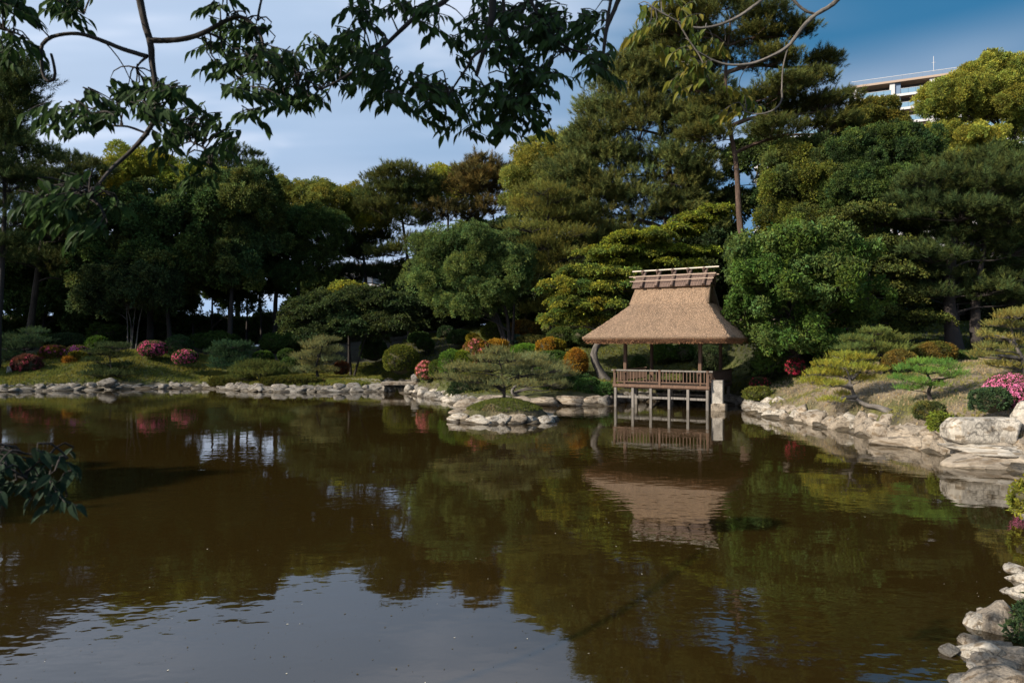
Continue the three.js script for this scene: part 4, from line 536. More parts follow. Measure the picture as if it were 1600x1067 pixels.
// ------------------------------------------------------------------ grass
{
  const patchOf = (label, n, s, where, cols) => {
    const R = rngOf(n + 5), g = new Copies(), p = V(), u = V();
    for (let i = 0; i < n; i++) {
      const [x, z] = where(R); if (shoreDist(x, z) < 0.35 && Math.hypot((x - ISLE.x) / ISLE.rx, (z - ISLE.z) / ISLE.rz) > 0.85) continue;
      p.set(x, ground(x, z) - 0.01, z); u.set((R() - 0.5) * 0.5, 1, (R() - 0.5) * 0.5).normalize();
      const k = fbm(x * 0.9, z * 0.9, 0, 3, 91); g.add(p, u, R() * 6.28, s * (0.6 + 0.8 * R()), vary(R, cols[k > 0.52 ? 1 : 0], 0.5, 0.2));
    }
    const o = g.build('grass', GEO.blade[0], MAT.grass, scene); o.name = numbered('grass'); o.userData = { kind: 'stuff', label, category: 'grass' };
  };
  patchOf('short dry tan grass on the right-hand mound', 15000, 0.085, (R) => [9.6 + 9 * R(), -30 + 15.5 * R()], [[0.36, 0.285, 0.17], [0.24, 0.225, 0.07]]);
  patchOf('green and yellow grass of the left bank and its mound', 26000, 0.16, (R) => [-34 + 27 * R(), -50 + 10.5 * R()], [[0.14, 0.155, 0.03], [0.19, 0.18, 0.035]]);
  patchOf('thin grass on top of the little island', 2600, 0.075, (R) => { const a = R() * 6.28, r = Math.sqrt(R()) * 0.85; return [ISLE.x + Math.cos(a) * r * ISLE.rx, ISLE.z + Math.sin(a) * r * ISLE.rz]; }, [[0.22, 0.18, 0.08], [0.12, 0.14, 0.03]]);
  patchOf('shaded grass under the great dark pine at right', 16000, 0.16, (R) => [10 + 22 * R(), -50 + 22 * R()], [[0.05, 0.07, 0.018], [0.09, 0.10, 0.022]]);
  patchOf('grass on the slope between the clipped shrubs', 22000, 0.14, (R) => [-9 + 20 * R(), -60 + 28 * R()], [[0.10, 0.12, 0.025], [0.15, 0.15, 0.03]]);
}

// ------------------------------------------------------------------ stones
function rockShape(seed, detail = 5, cuts = 12, rough = 0.05) {
  const R = rngOf(seed * 31 + 7), g = mergeVertices(new THREE.IcosahedronGeometry(1, detail).deleteAttribute('uv').deleteAttribute('normal')), q = g.attributes.position, n = V(), planes = [];
  for (let i = 0; i < cuts; i++) planes.push([ballDir(R, V()).clone(), 0.52 + 0.34 * R()]);
  for (let i = 0; i < q.count; i++) {
    n.fromBufferAttribute(q, i); let s = 1.15; for (const [pn, k] of planes) { const dd = n.dot(pn); if (dd > 0.05) s = Math.min(s, k / dd); }
    s *= 1 + rough * 2 * (n3(n.x * 3 + seed, n.y * 3, n.z * 3, 3) - 0.5) + rough * (n3(n.x * 9, n.y * 9 + seed, n.z * 9, 6) - 0.5);
    q.setXYZ(i, n.x * s, n.y * s, n.z * s);
  }
  g.computeVertexNormals(); return boxUV(g, 0.5);
}
const ROCKS = Array.from({ length: 10 }, (_, i) => rockShape(i + 1, 4));
function stone(parent, x, y, z, w, h, dd, turn, mat, R, tilt = 0.15) {
  const m = part('stone', ROCKS[(R() * ROCKS.length) | 0], mat, parent); m.scale.set(w / 1.5, h / 1.5, dd / 1.5); m.position.set(x, y, z); m.rotation.set((R() - 0.5) * tilt, turn + (R() < 0.5 ? Math.PI : 0), (R() - 0.5) * tilt); return m;
}
function along(line, step, f) {                           // walks a shoreline and calls f with a place, the way it runs and how far along it is
  let left = 0; const total = line.slice(1).reduce((s, p, i) => s + Math.hypot(p[0] - line[i][0], p[1] - line[i][1]), 0); let gone = 0;
  for (let i = 0; i < line.length - 1; i++) {
    const [ax, az] = line[i], [bx, bz] = line[i + 1], L = Math.hypot(bx - ax, bz - az);
    while (left <= L) { const t = left / L; left += f(lerp(ax, bx, t), lerp(az, bz, t), Math.atan2(-(bz - az), bx - ax), (gone + left) / total) ?? step; }
    left -= L; gone += L;
  }
}
function edging(label, line, o) {
  const R = rngOf(o.seed), e = thing('stone_edging', label, 'stone edging', [line[0][0], 0, line[0][1]]);
  for (let row = 0; row < (o.rows ?? 1); row++) along(line, 1, (x, z, turn, f) => {
    const w = lerp(o.w[0], o.w[1], R()), h = lerp(o.h[0], o.h[1], R()), dd = w * lerp(0.6, 0.95, R()), nx = Math.sin(turn), nz = Math.cos(turn), back = row * (o.back ?? 0.45) + (R() - 0.5) * 0.12;
    const side = o.flip ? -1 : 1; // land lies to the left or right of the line
    stone(e, x - line[0][0] - nx * back * side, (o.y ?? 0.1) + row * (o.lift ?? 0.16) + (R() - 0.5) * 0.06, z - line[0][1] - nz * back * side, w * 1.12, h * 1.3, dd, turn + (R() - 0.5) * 0.3, MAT[o.mats[(R() * o.mats.length) | 0]], R);
    return w * 0.86;
  });
  along(line, 1, (x, z, turn) => { // the wet, algae-brown foot of the edging
    const w = 0.5 + 0.7 * R(), side = o.flip ? -1 : 1, k = 0.10; stone(e, x - line[0][0] + Math.sin(turn) * k * side, -0.02, z - line[0][1] + Math.cos(turn) * k * side, w * 1.2, 0.28, w * 0.7, turn, MAT.rockWet, R, 0.1); return w * 0.9;
  });
  return e;
}
edging('dark low stone edging along the far left bank', SHORE.left, { seed: 1, w: [0.3, 0.9], h: [0.18, 0.38], mats: ['rockGrey', 'rockGrey', 'rockGrey'], rows: 2, back: 0.3, lift: 0.13, y: 0.03 });
edging('grey stone edging of the grassy spit left of the bridge', SHORE.spit, { seed: 2, w: [0.35, 1.1], h: [0.22, 0.42], mats: ['rockGrey', 'rockGrey', 'rockGrey'], rows: 2, back: 0.3, lift: 0.13, y: 0.04 });
edging('stones lining the dark inlet under the bridge', SHORE.inlet, { seed: 3, w: [0.5, 0.9], h: [0.4, 0.6], mats: ['rockGrey'], rows: 1 });
edging('pale jagged stones of the point right of the bridge', SHORE.point, { seed: 4, w: [0.3, 0.9], h: [0.2, 0.38], mats: ['rock', 'rock', 'rockGrey'], rows: 2, back: 0.34, lift: 0.12, y: 0.05 });
edging('long flat stones of the shore between the island and the pavilion', SHORE.middle, { seed: 5, w: [0.6, 1.5], h: [0.34, 0.5], mats: ['rockTan', 'rockGrey', 'rockTan'], rows: 1, y: 0.12 });
edging('shadowed stones of the shore under the pavilion and in the cove', SHORE.cove, { seed: 6, w: [0.5, 0.9], h: [0.45, 0.6], mats: ['rockGrey', 'rockGrey'], rows: 1 });
edging('white broken stones along the start of the right bank', SHORE.right, { seed: 7, w: [0.28, 1.0], h: [0.26, 0.5], mats: ['rock', 'rock', 'rock', 'rockTan'], rows: 3, back: 0.34, lift: 0.15, y: 0.06 });
{
  const R = rngOf(88), line = SHORE.ledge, e = edging('long pale ledge stones below the boulder on the right bank', line, { seed: 8, w: [0.7, 1.35], h: [0.42, 0.6], mats: ['rockTan', 'rock', 'rockTan'], rows: 2, back: 0.42, lift: 0.14, y: 0.1 });
  const big = (px, py, d, w, h, dd, turn, mat) => { const p = at(px, py, d); stone(e, p.x - line[0][0], p.y, p.z - line[0][1], w, h, dd, turn, MAT[mat], R, 0.05); };
  big(1352, 664, 21.2, 0.62, 0.75, 0.6, 0.3, 'rockTan'); big(1358, 660, 21.6, 0.45, 0.4, 0.5, 1, 'rock');
  big(1430, 694, 18.3, 1.5, 0.42, 0.8, -0.25, 'rockTan'); big(1552, 704, 15.8, 2.0, 0.30, 1.1, -0.12, 'rock'); big(1570, 716, 15.4, 2.2, 0.5, 0.9, -0.1, 'rockTan'); big(1620, 690, 15.9, 1.2, 0.8, 0.9, 0.2, 'rockTan');
}
edging('stones of the near shore beyond the right edge', SHORE.off, { seed: 9, w: [0.3, 0.6], h: [0.25, 0.4], mats: ['rock', 'rockTan'], rows: 1 });
{
  const R = rngOf(66), e = thing('stone_edging', 'tumbled white rocks in the lower right corner', 'stone edging', [4.5, 0, -6.5]);
  for (const [px, py, d, w, h, dd, mat] of [[1598, 925, 7.9, 0.42, 0.45, 0.45, 'rock'], [1585, 955, 7.4, 0.32, 0.42, 0.4, 'rock'], [1602, 975, 7.2, 0.5, 0.4, 0.4, 'rock'], [1580, 985, 7.05, 0.36, 0.26, 0.35, 'rock'], [1548, 972, 6.8, 0.20, 0.2, 0.24, 'rock'], [1537, 990, 6.55, 0.24, 0.32, 0.3, 'rock'], [1566, 988, 6.5, 0.36, 0.42, 0.36, 'rockTan'], [1590, 1005, 6.4, 0.30, 0.34, 0.4, 'rock'], [1534, 1028, 5.95, 0.36, 0.30, 0.36, 'rock'], [1568, 1025, 6.1, 0.40, 0.26, 0.3, 'rockTan'], [1540, 1048, 5.75, 0.44, 0.16, 0.36, 'rock'], [1480, 1016, 6.0, 0.14, 0.06, 0.14, 'rockGrey'], [1565, 1052, 5.6, 0.32, 0.2, 0.34, 'rockTan'], [1590, 1040, 5.8, 0.4, 0.4, 0.4, 'rockTan'], [1540, 1080, 5.3, 0.34, 0.2, 0.34, 'rockGrey'], [1580, 1085, 5.2, 0.5, 0.3, 0.4, 'rockTan'], [1575, 945, 7.5, 0.3, 0.3, 0.3, 'rock'], [1592, 900, 8.2, 0.36, 0.34, 0.36, 'rock'], [1620, 950, 7.4, 0.5, 0.6, 0.5, 'rock'], [1525, 1008, 6.2, 0.16, 0.16, 0.2, 'rockTan']]) {
    const p = at(px, py, d); stone(e, p.x - 4.5, p.y, p.z + 6.5, w, h, dd, R() * 3, MAT[mat], R, 0.4);
  }
}
{
  const R = rngOf(77), e = thing('stone_edging', 'ring of pale stones round the little island', 'stone edging', [ISLE.x, 0, ISLE.z]);
  for (let a = 0; a < 6.28;) { const w = 0.42 + 0.42 * R(), k = 1.02; stone(e, Math.cos(a) * ISLE.rx * k, 0.1, Math.sin(a) * ISLE.rz * k, w * 1.15, 0.26 + 0.16 * R(), w * 0.85, -a + Math.PI / 2, MAT[['rock', 'rockTan', 'rock', 'rockGrey'][(R() * 4) | 0]], R, 0.3); stone(e, Math.cos(a) * ISLE.rx * 1.05, -0.03, Math.sin(a) * ISLE.rz * 1.08, w * 1.2, 0.26, w * 0.8, -a + Math.PI / 2, MAT.rockWet, R, 0.1); a += w * 0.85 / Math.hypot(Math.sin(a) * ISLE.rx, Math.cos(a) * ISLE.rz); }
  const p = at(720, 646, 25); stone(e, p.x - ISLE.x, 0.22, p.z - ISLE.z, 0.85, 0.34, 0.55, 0.2, MAT.rockTan, R, 0.1);
}
{
  const p = at(1536, 693, 16.1), o = thing('boulder', 'great pale block-shaped boulder standing on the right bank', 'boulder', p.toArray());
  const g = mergeVertices(new RoundedBoxGeometry(1.58, 0.74, 1.0, 14, 0.2).deleteAttribute('uv').deleteAttribute('normal')), q = g.attributes.position, n = V();
  for (let i = 0; i < q.count; i++) {
    n.fromBufferAttribute(q, i); const u = n.x / 0.79, v = n.y / 0.37; let x = n.x * (1 - 0.06 * (v + 1) * Math.sign(u)), y = n.y * (1 - 0.05 * u * u), z = n.z * (1 - 0.12 * (v + 1));
    if (u > 0.5) x -= (u - 0.5) * 0.35 * (1 - v); if (u < -0.5) y -= (-0.5 - u) * 0.22 * (1 + v); if (u > 0.3) y -= (u - 0.3) * 0.10 * (1 + v); const s = 0.20 * (n3(n.x * 2.2, n.y * 2.6, n.z * 2.2, 4) - 0.5) + 0.05 * (n3(n.x * 7, n.y * 7, n.z * 7, 8) - 0.5) - 0.04 * sm(0.05, 0, Math.abs(fbm(n.x * 2.2 + 3, n.y * 2 + n.z, 0, 3, 12) - 0.5));
    n.normalize(); q.setXYZ(i, x + n.x * s, y + n.y * s + 0.36, z + n.z * s);
  }
  g.computeVertexNormals(); o.rotation.y = -0.12; part('rock', boxUV(g, 0.7), MAT.rock, o);
  const p2 = at(1632, 700, 15.8), o2 = thing('boulder', 'second upright boulder just cut off by the right edge', 'boulder', p2.toArray()), m2 = part('rock', rockShape(44, 7), MAT.rock, o2); m2.scale.set(0.62, 0.75, 0.5); m2.position.y = 0.45;
  const p3 = at(647, 594, 39.6), o3 = thing('boulder', 'grey upright stone behind the right end of the bridge', 'boulder', p3.toArray()), m3 = part('rock', rockShape(45, 6), MAT.rockGrey, o3); m3.scale.set(0.3, 0.32, 0.22); m3.position.y = 0.1;
  const p4 = at(14, 582, 43), o4 = thing('boulder', 'small pale upright stone at the far left of the bank', 'boulder', p4.toArray()), m4 = part('rock', rockShape(46, 6), MAT.rockGrey, o4); m4.scale.set(0.22, 0.36, 0.2); m4.position.y = 0.1;
  const p5 = at(167, 599, 41.7), o5 = thing('boulder', 'dark stone at the water below the trained pine on the left', 'boulder', p5.toArray()), m5 = part('rock', rockShape(47, 6), MAT.rockGrey, o5); m5.scale.set(0.52, 0.3, 0.4); m5.position.y = 0.02;
}
{ // stone slab bridge, sandy path, steps
  const o = thing('stone_bridge', 'flat stone slab bridge over the dark inlet', 'bridge', [-6.4, 0, -39.9]);
  for (const [x, z, w] of [[-0.02, 0.24, 2.35], [0.04, -0.28, 2.3]]) { const g = part('slab', rbox(w, 0.2, 0.5, x, 0.5, z, 0.05), MAT.rockTan, o); g.rotation.y = 0.04; }
  for (const x of [-1.0, 1.0]) { const m = part('pier', ROCKS[3], MAT.rockGrey, o); m.scale.set(0.26, 0.32, 0.4); m.position.set(x, 0.16, 0); }
  const pts = [[500, 43.6], [540, 42.9], [575, 41.8], [606, 40.4]].map(([px, d]) => { const p = at(px, HOR, d); p.y = ground(p.x, p.z); return p; }), c = new THREE.CatmullRomCurve3(pts), pos = [], uv = [], idx = [];
  for (let i = 0; i <= 40; i++) { const p = c.getPointAt(i / 40), t = c.getTangentAt(i / 40); for (let j = 0; j <= 4; j++) { const w = (j / 4 - 0.5) * 0.85, x = p.x - t.z * w, z = p.z + t.x * w; pos.push(x, ground(x, z) + 0.05, z); uv.push(x, z); } }
  for (let i = 0; i < 40; i++) for (let j = 0; j < 4; j++) { const a = i * 5 + j; idx.push(a, a + 1, a + 5, a + 1, a + 6, a + 5); }
  const g = new THREE.BufferGeometry(); g.setAttribute('position', new THREE.Float32BufferAttribute(pos, 3)); g.setAttribute('uv', new THREE.Float32BufferAttribute(uv, 2)); g.setIndex(idx); g.computeVertexNormals();
  struct('path', g, MAT.path, 'pale sandy path running over the spit to the bridge');
  const s = at(1240, 535, 33.5), st = thing('stone_steps', 'rough pale stone steps climbing the slope under the drooping tree', 'steps', s.toArray()), R = rngOf(12);
  for (let i = 0; i < 7; i++) { const p = at(1243 - i * 6, 538 - i * 6, 33 + i * 0.5), y = Math.max(p.y, ground(p.x, p.z)); const m = part('step', ROCKS[i], MAT.rockTan, st); m.scale.set(0.42, 0.14, 0.28); m.position.set(p.x - s.x, y - s.y + 0.02, p.z - s.z); m.rotation.y = R(); }
}

// ------------------------------------------------------------------ the thatched pavilion over the water
{
  const o = thing('thatched_pavilion', 'open wooden pavilion with a thatched hip roof, standing on posts in the pond', 'pavilion', [7.40, 0, -31.13]);
  o.rotation.y = -30 * Math.PI / 180;
  // roof: a ring of the eaves' plan drawn up to the gablets
  const N = 168, ringPlan = (a, b, r, u) => {              // a rectangle with rounded corners
    const per = [2 * (a - r), 2 * (b - r)], q = Math.PI / 2 * r, L = 2 * (per[0] + per[1]) + 4 * q; let s = u * L;
    for (let k = 0; k < 4; k++) {
      const e = per[k % 2], rot = (x, z) => k === 0 ? [x, z] : k === 1 ? [z, -x] : k === 2 ? [-x, -z] : [-z, x], A = k % 2 ? b : a, Bz = k % 2 ? a : b;
      if (s <= e) return rot(-(A - r) + s, Bz); s -= e;
      if (s <= q) { const f = s / r; return rot(A - r + Math.sin(f) * r, Bz - r + Math.cos(f) * r); } s -= q;
    }
    return [-(a - r), b];
  };
  const levels = [[1.6, 1.75, 0.1, 3.12], [2.80, 2.96, 0.1, 2.80], [2.92, 3.08, 0.1, 2.79], [3.12, 3.28, 0.1, 2.98], [3.15, 3.31, 0.1, 3.05]];
  for (let i = 1; i <= 14; i++) { const t = i / 14; levels.push([lerp(3.15, 1.72, t), lerp(3.31, 0.98, t), lerp(0.1, 0.05, t), 3.05 + 1.53 * (0.90 * t + 0.10 * t * t)]); }
  levels.push([1.2, 0.9, 0.05, 4.50]);
  const pos = [], uv = [], idx = []; let run = 0;
  levels.forEach(([a, b, r, y], l) => {
    if (l) run += Math.hypot(levels[l - 1][1] - b, y - levels[l - 1][3]);
    for (let i = 0; i <= N; i++) { const [x, z] = ringPlan(a, b, r, (i % N) / N), wob = l > 1 && l < levels.length - 1 ? 0.035 * (fbm(x * 1.3 + 40, z * 1.3 + y, 0, 3, 5) - 0.5) : 0, dip = 0; pos.push(x, y + wob + dip, z); uv.push(i / N * 18, run); }
  });
  for (let l = 0; l < levels.length - 1; l++) for (let i = 0; i < N; i++) { const a = l * (N + 1) + i, b = a + N + 1; idx.push(a, a + 1, b, a + 1, b + 1, b); }
  const roof = new THREE.BufferGeometry(); roof.setAttribute('position', new THREE.Float32BufferAttribute(pos, 3)); roof.setAttribute('uv', new THREE.Float32BufferAttribute(uv, 2)); roof.setIndex(idx); roof.computeVertexNormals();
  const cut = 3 * N * 6, rim = roof.clone(); rim.setIndex(idx.slice(0, cut)); rim.computeVertexNormals(); roof.setIndex(idx.slice(cut));
  const thatch = part('thatch_roof', toCreasedNormals(roof, 0.35), MAT.thatch, o); part('eave_edge', rim, MAT.eave, o);
  // the upper gable roof above the hips
  const prof = []; for (let i = 0; i <= 8; i++) { const t = i / 8; prof.push([lerp(0.985, 0.26, t), 4.565 + 0.855 * t + 0.02 * t * t]); }
  for (const s of [1, -1]) {
    const P = [], U = [], I = [], nx = 14;
    for (const off of [0, 1]) prof.forEach(([b, y], i) => { for (let j = 0; j <= nx; j++) { const f = j / nx * 2 - 1, half = lerp(1.80, 1.72, i / 8); P.push(f * half, y - off * 0.20 + 0.025 * (fbm(f * 3 + 9, i * 0.4, 0, 3, 8) - 0.5), s * (b - off * 0.16)); U.push(f * half, i * 0.14); } });
    const w = nx + 1, face = (a, b, c, d) => s > 0 ? I.push(a, b, c, b, d, c) : I.push(a, c, b, b, c, d);
    for (let i = 0; i < 8; i++) for (let j = 0; j < nx; j++) { const a = i * w + j; face(a, a + 1, a + w, a + w + 1); const k = a + 9 * w; face(k + 1, k, k + w + 1, k + w); }
    for (let i = 0; i < 8; i++) { const a = i * w, k = a + 9 * w; face(k, a, k + w, a + w); face(a + nx, k + nx, a + w + nx, k + w + nx); }
    const g = new THREE.BufferGeometry(); g.setAttribute('position', new THREE.Float32BufferAttribute(P, 3)); g.setAttribute('uv', new THREE.Float32BufferAttribute(U, 2)); g.setIndex(I); const g2 = g.toNonIndexed(); g2.computeVertexNormals(); g.computeVertexNormals();
    part('gable_thatch', g, MAT.thatch, thatch);
  }
  { // loose straw ends over the thatch and along its cut edge
    const R = rngOf(909), st = new Copies(), p = V(), q = V(), d = V(), tone = [0.40, 0.275, 0.185];
    for (let i = 0; i < 24000; i++) {
      if (R() < 0.74) { const f = 4 + R() * 13.9, l = Math.floor(f), u = R(), put = (v, k) => { const A = levels[k], B = levels[k + 1], t = f - l, [x, z] = ringPlan(lerp(A[0], B[0], t), lerp(A[1], B[1], t), 0.1, u); return v.set(x, lerp(A[3], B[3], t), z); }; put(p, l); const [x2, z2] = ringPlan(levels[4][0], levels[4][1], 0.1, u); d.set(x2 - p.x, levels[4][3] - p.y, z2 - p.z).normalize(); if (l < 5) d.set(x2, -6, z2).normalize(); }
      else { const t = R(), sd = R() < 0.5 ? 1 : -1; p.set((R() * 2 - 1) * 1.72, 4.565 + 0.855 * t + 0.02 * t * t, sd * lerp(0.985, 0.26, t)); d.set(0, -0.77, sd * 0.64); }
      d.addScaledVector(ballDir(R, dir2), 0.16); d.y += 0.05; d.normalize(); st.add(p.clone().addScaledVector(UP, 0.004), d, R() * 6.28, V(0.006 + 0.006 * R(), 0.03 + 0.05 * R(), 0.006 + 0.006 * R()), vary(R, tone, 0.55, 0.12));
    }
    for (let i = 0; i < 3200; i++) { const [x, z] = ringPlan(3.12, 3.28, 0.1, R()), y = 2.80 + 0.24 * R(); st.add(p.set(x * lerp(0.94, 1, (y - 2.8) / 0.24), y, z * lerp(0.94, 1, (y - 2.8) / 0.24)), d.set(x * 0.5 + R() - 0.5, -1.2, z * 0.5 + R() - 0.5).normalize(), R() * 6.28, V(0.009, 0.04 + 0.07 * R(), 0.009), vary(R, [0.34, 0.18, 0.095], 0.8, 0.15)); }
    st.build('straw', new THREE.ConeGeometry(1, 1, 4, 1).translate(0, 0.5, 0), std({ color: 0xffffff, roughness: 1 }), o);
  }
  for (const s of [1, -1]) {
    const sh = new THREE.Shape([new THREE.Vector2(-0.8, 4.45), new THREE.Vector2(0.8, 4.45), new THREE.Vector2(0.1, 5.3), new THREE.Vector2(-0.1, 5.3)]), g = new THREE.ExtrudeGeometry(sh, { depth: 0.06, bevelEnabled: false }); g.rotateY(Math.PI / 2); g.translate(s * 1.30 - 0.03, 0, 0);
    part('gable_panel', g, MAT.darkWood, o);
  }
  part('thatch_band', rbox(3.46, 0.13, 0.78, 0, 5.36, 0, 0.05), MAT.freshThatch, o);
  // ridge: bark boards in courses, crossed logs, bamboo poles
  for (const s of [1, -1]) for (let k = 0; k < 4; k++) {
    const g = rbox(3.62 + 0.04 * (k % 2), 0.05, 0.24, 0, 0, 0, 0.015); g.rotateX(s * 0.93); const m = part('bark_board', g, MAT.barkBoard, o); m.position.set(0.03 * (k - 1.5), 5.44 + k * 0.135, s * (0.42 - k * 0.098)); m.rotation.y = 0.008 * (k - 1.5);
  }
  part('ridge_core', rbox(3.4, 0.5, 0.3, 0, 5.62, 0, 0.05), MAT.barkBoard, o);
  for (let k = 0; k < 5; k++) { const x = -1.42 + k * 0.71; for (const s of [1, -1]) part('crossed_log', boxUV(mergeGeometries([bar(V(x + s * 0.05, 5.38, s * 0.60), V(x + s * 0.05, 6.16, -s * 0.10), 0.075, 9)])), MAT.barkBoard, o); }
  part('bamboo_pole', bar(V(-1.98, 6.17, 0.02), V(2.02, 6.19, 0.02), 0.032, 10), MAT.bamboo, o);
  for (const s of [1, -1]) { part('bamboo_pole', bar(V(-2.05, 5.90, s * 0.27), V(1.95, 5.88, s * 0.27), 0.022, 9), MAT.oldBamboo, o); part('bamboo_pole', bar(V(-1.95, 5.66, s * 0.46), V(1.9, 5.66, s * 0.46), 0.02, 9), MAT.oldBamboo, o); }
  // frame
  for (const x of [-1.66, 1.66]) for (const z of [-1.82, 1.82]) part('post', rbox(0.15, 2.0, 0.15, x, 1.98, z, 0.03), MAT.wood, o);
  for (const z of [-1.82, 1.82]) part('beam', rbox(4.4, 0.17, 0.13, 0, 2.91, z), MAT.wood, o);
  for (const x of [-1.66, 1.66]) part('beam', rbox(0.13, 0.15, 4.6, x, 3.06, 0), MAT.wood, o);
  for (let k = 0; k < 9; k++) for (const s of [1, -1]) { const x = -2.4 + k * 0.6; part('rafter', boxUV(bar(V(x, 2.86, s * 2.8), V(x * 0.62, 3.28, s * 1.3), 0.035, 6)), MAT.darkWood, o); }
  // deck
  const y = 1.0;
  for (let k = 0; k < 20; k++) part('plank', rbox(4.05, 0.04, 0.195, 0, y, -1.95 + k * 0.205, 0.006), MAT.darkWood, o);
  part('deck_log', boxUV(bar(V(-2.12, 0.93, 2.1), V(2.12, 0.93, 2.1), 0.085, 12)), MAT.wood, o);
  for (const x of [-2.05, 2.05]) part('deck_log', boxUV(bar(V(x, 0.92, -2.1), V(x, 0.92, 2.1), 0.08, 12)), MAT.wood, o);
  for (let k = 0; k < 6; k++) { const x = -2.02 + k * 0.81; part('stilt', rbox(0.115, 1.9, 0.115, x, -0.08, 2.08, 0.015), MAT.greyWood, o); }
  for (const [x, z] of [[-1.66, 0.4], [0, 0.3], [1.66, 0.4], [-1.66, -1.6], [0, -1.6], [1.66, -1.6], [2.0, 0.2], [2.0, -1.9]]) part('stilt', rbox(0.13, 1.9, 0.13, x, -0.07, z, 0.015), MAT.greyWood, o);
  for (let k = 0; k < 5; k++) part('brace', rbox(0.68, 0.10, 0.05, -1.615 + k * 0.81, 0.45 + (k % 2) * 0.012, 2.08, 0.01), MAT.greyWood, o);
  part('brace', rbox(3.9, 0.09, 0.05, 0, 0.50, 0.4, 0.01), MAT.greyWood, o); part('brace', rbox(3.9, 0.10, 0.06, 0, 0.80, 1.2, 0.01), MAT.greyWood, o);
  // railing
  part('handrail', boxUV(bar(V(-2.2, 1.61, 2.1), V(2.25, 1.61, 2.1), 0.042, 10)), MAT.greyWood, o);
  part('lower_rail', rbox(4.1, 0.045, 0.05, 0, 1.12, 2.1, 0.008), MAT.wood, o);
  for (let k = 0; k <= 28; k++) { if (k % 14 === 0) part('rail_post', rbox(0.11, 0.72, 0.11, -2.05 + k * 4.1 / 28, 1.29, 2.1, 0.012), MAT.wood, o); else part('baluster', rbox(0.042, 0.47, 0.04, -2.05 + k * 4.1 / 28, 1.36, 2.1, 0.008), MAT.wood, o); }
  for (const x of [-2.05, 2.05]) {
    part('handrail', boxUV(bar(V(x, 1.585, -2.1), V(x, 1.585, 2.2), 0.04, 10)), MAT.wood, o); part('lower_rail', rbox(0.05, 0.045, 4.0, x, 1.12, 0, 0.008), MAT.wood, o);
    for (let k = 0; k < 25; k++) part('baluster', rbox(0.04, 0.45, 0.042, x, 1.345, -2.05 + k * 4.1 / 26, 0.008), MAT.wood, o);
    part('rail_post', rbox(0.11, 0.72, 0.11, x, 1.29, -2.1, 0.012), MAT.wood, o);
  }
  part('bench_seat', rbox(2.9, 0.05, 0.4, 0, 1.40, -1.6, 0.01), MAT.wood, o); for (const x of [-1.3, 0, 1.3]) part('bench_leg', rbox(0.08, 0.36, 0.3, x, 1.2, -1.6, 0.01), MAT.wood, o);
  // stone pier beside the deck
  const q = V(2.36, 0, 1.72).applyAxisAngle(UP, o.rotation.y).add(o.position), s = thing('stone_pier', 'square pale stone pillar in the water at the right of the deck', 'pillar', q.toArray()); s.rotation.y = o.rotation.y + 0.1;
  part('shaft', rbox(0.46, 1.2, 0.46, 0, 0.66, 0, 0.02), MAT.concrete, s); part('plinth', rbox(0.64, 0.5, 0.6, 0.04, 0.06, 0, 0.08), MAT.rockTan, s);
}

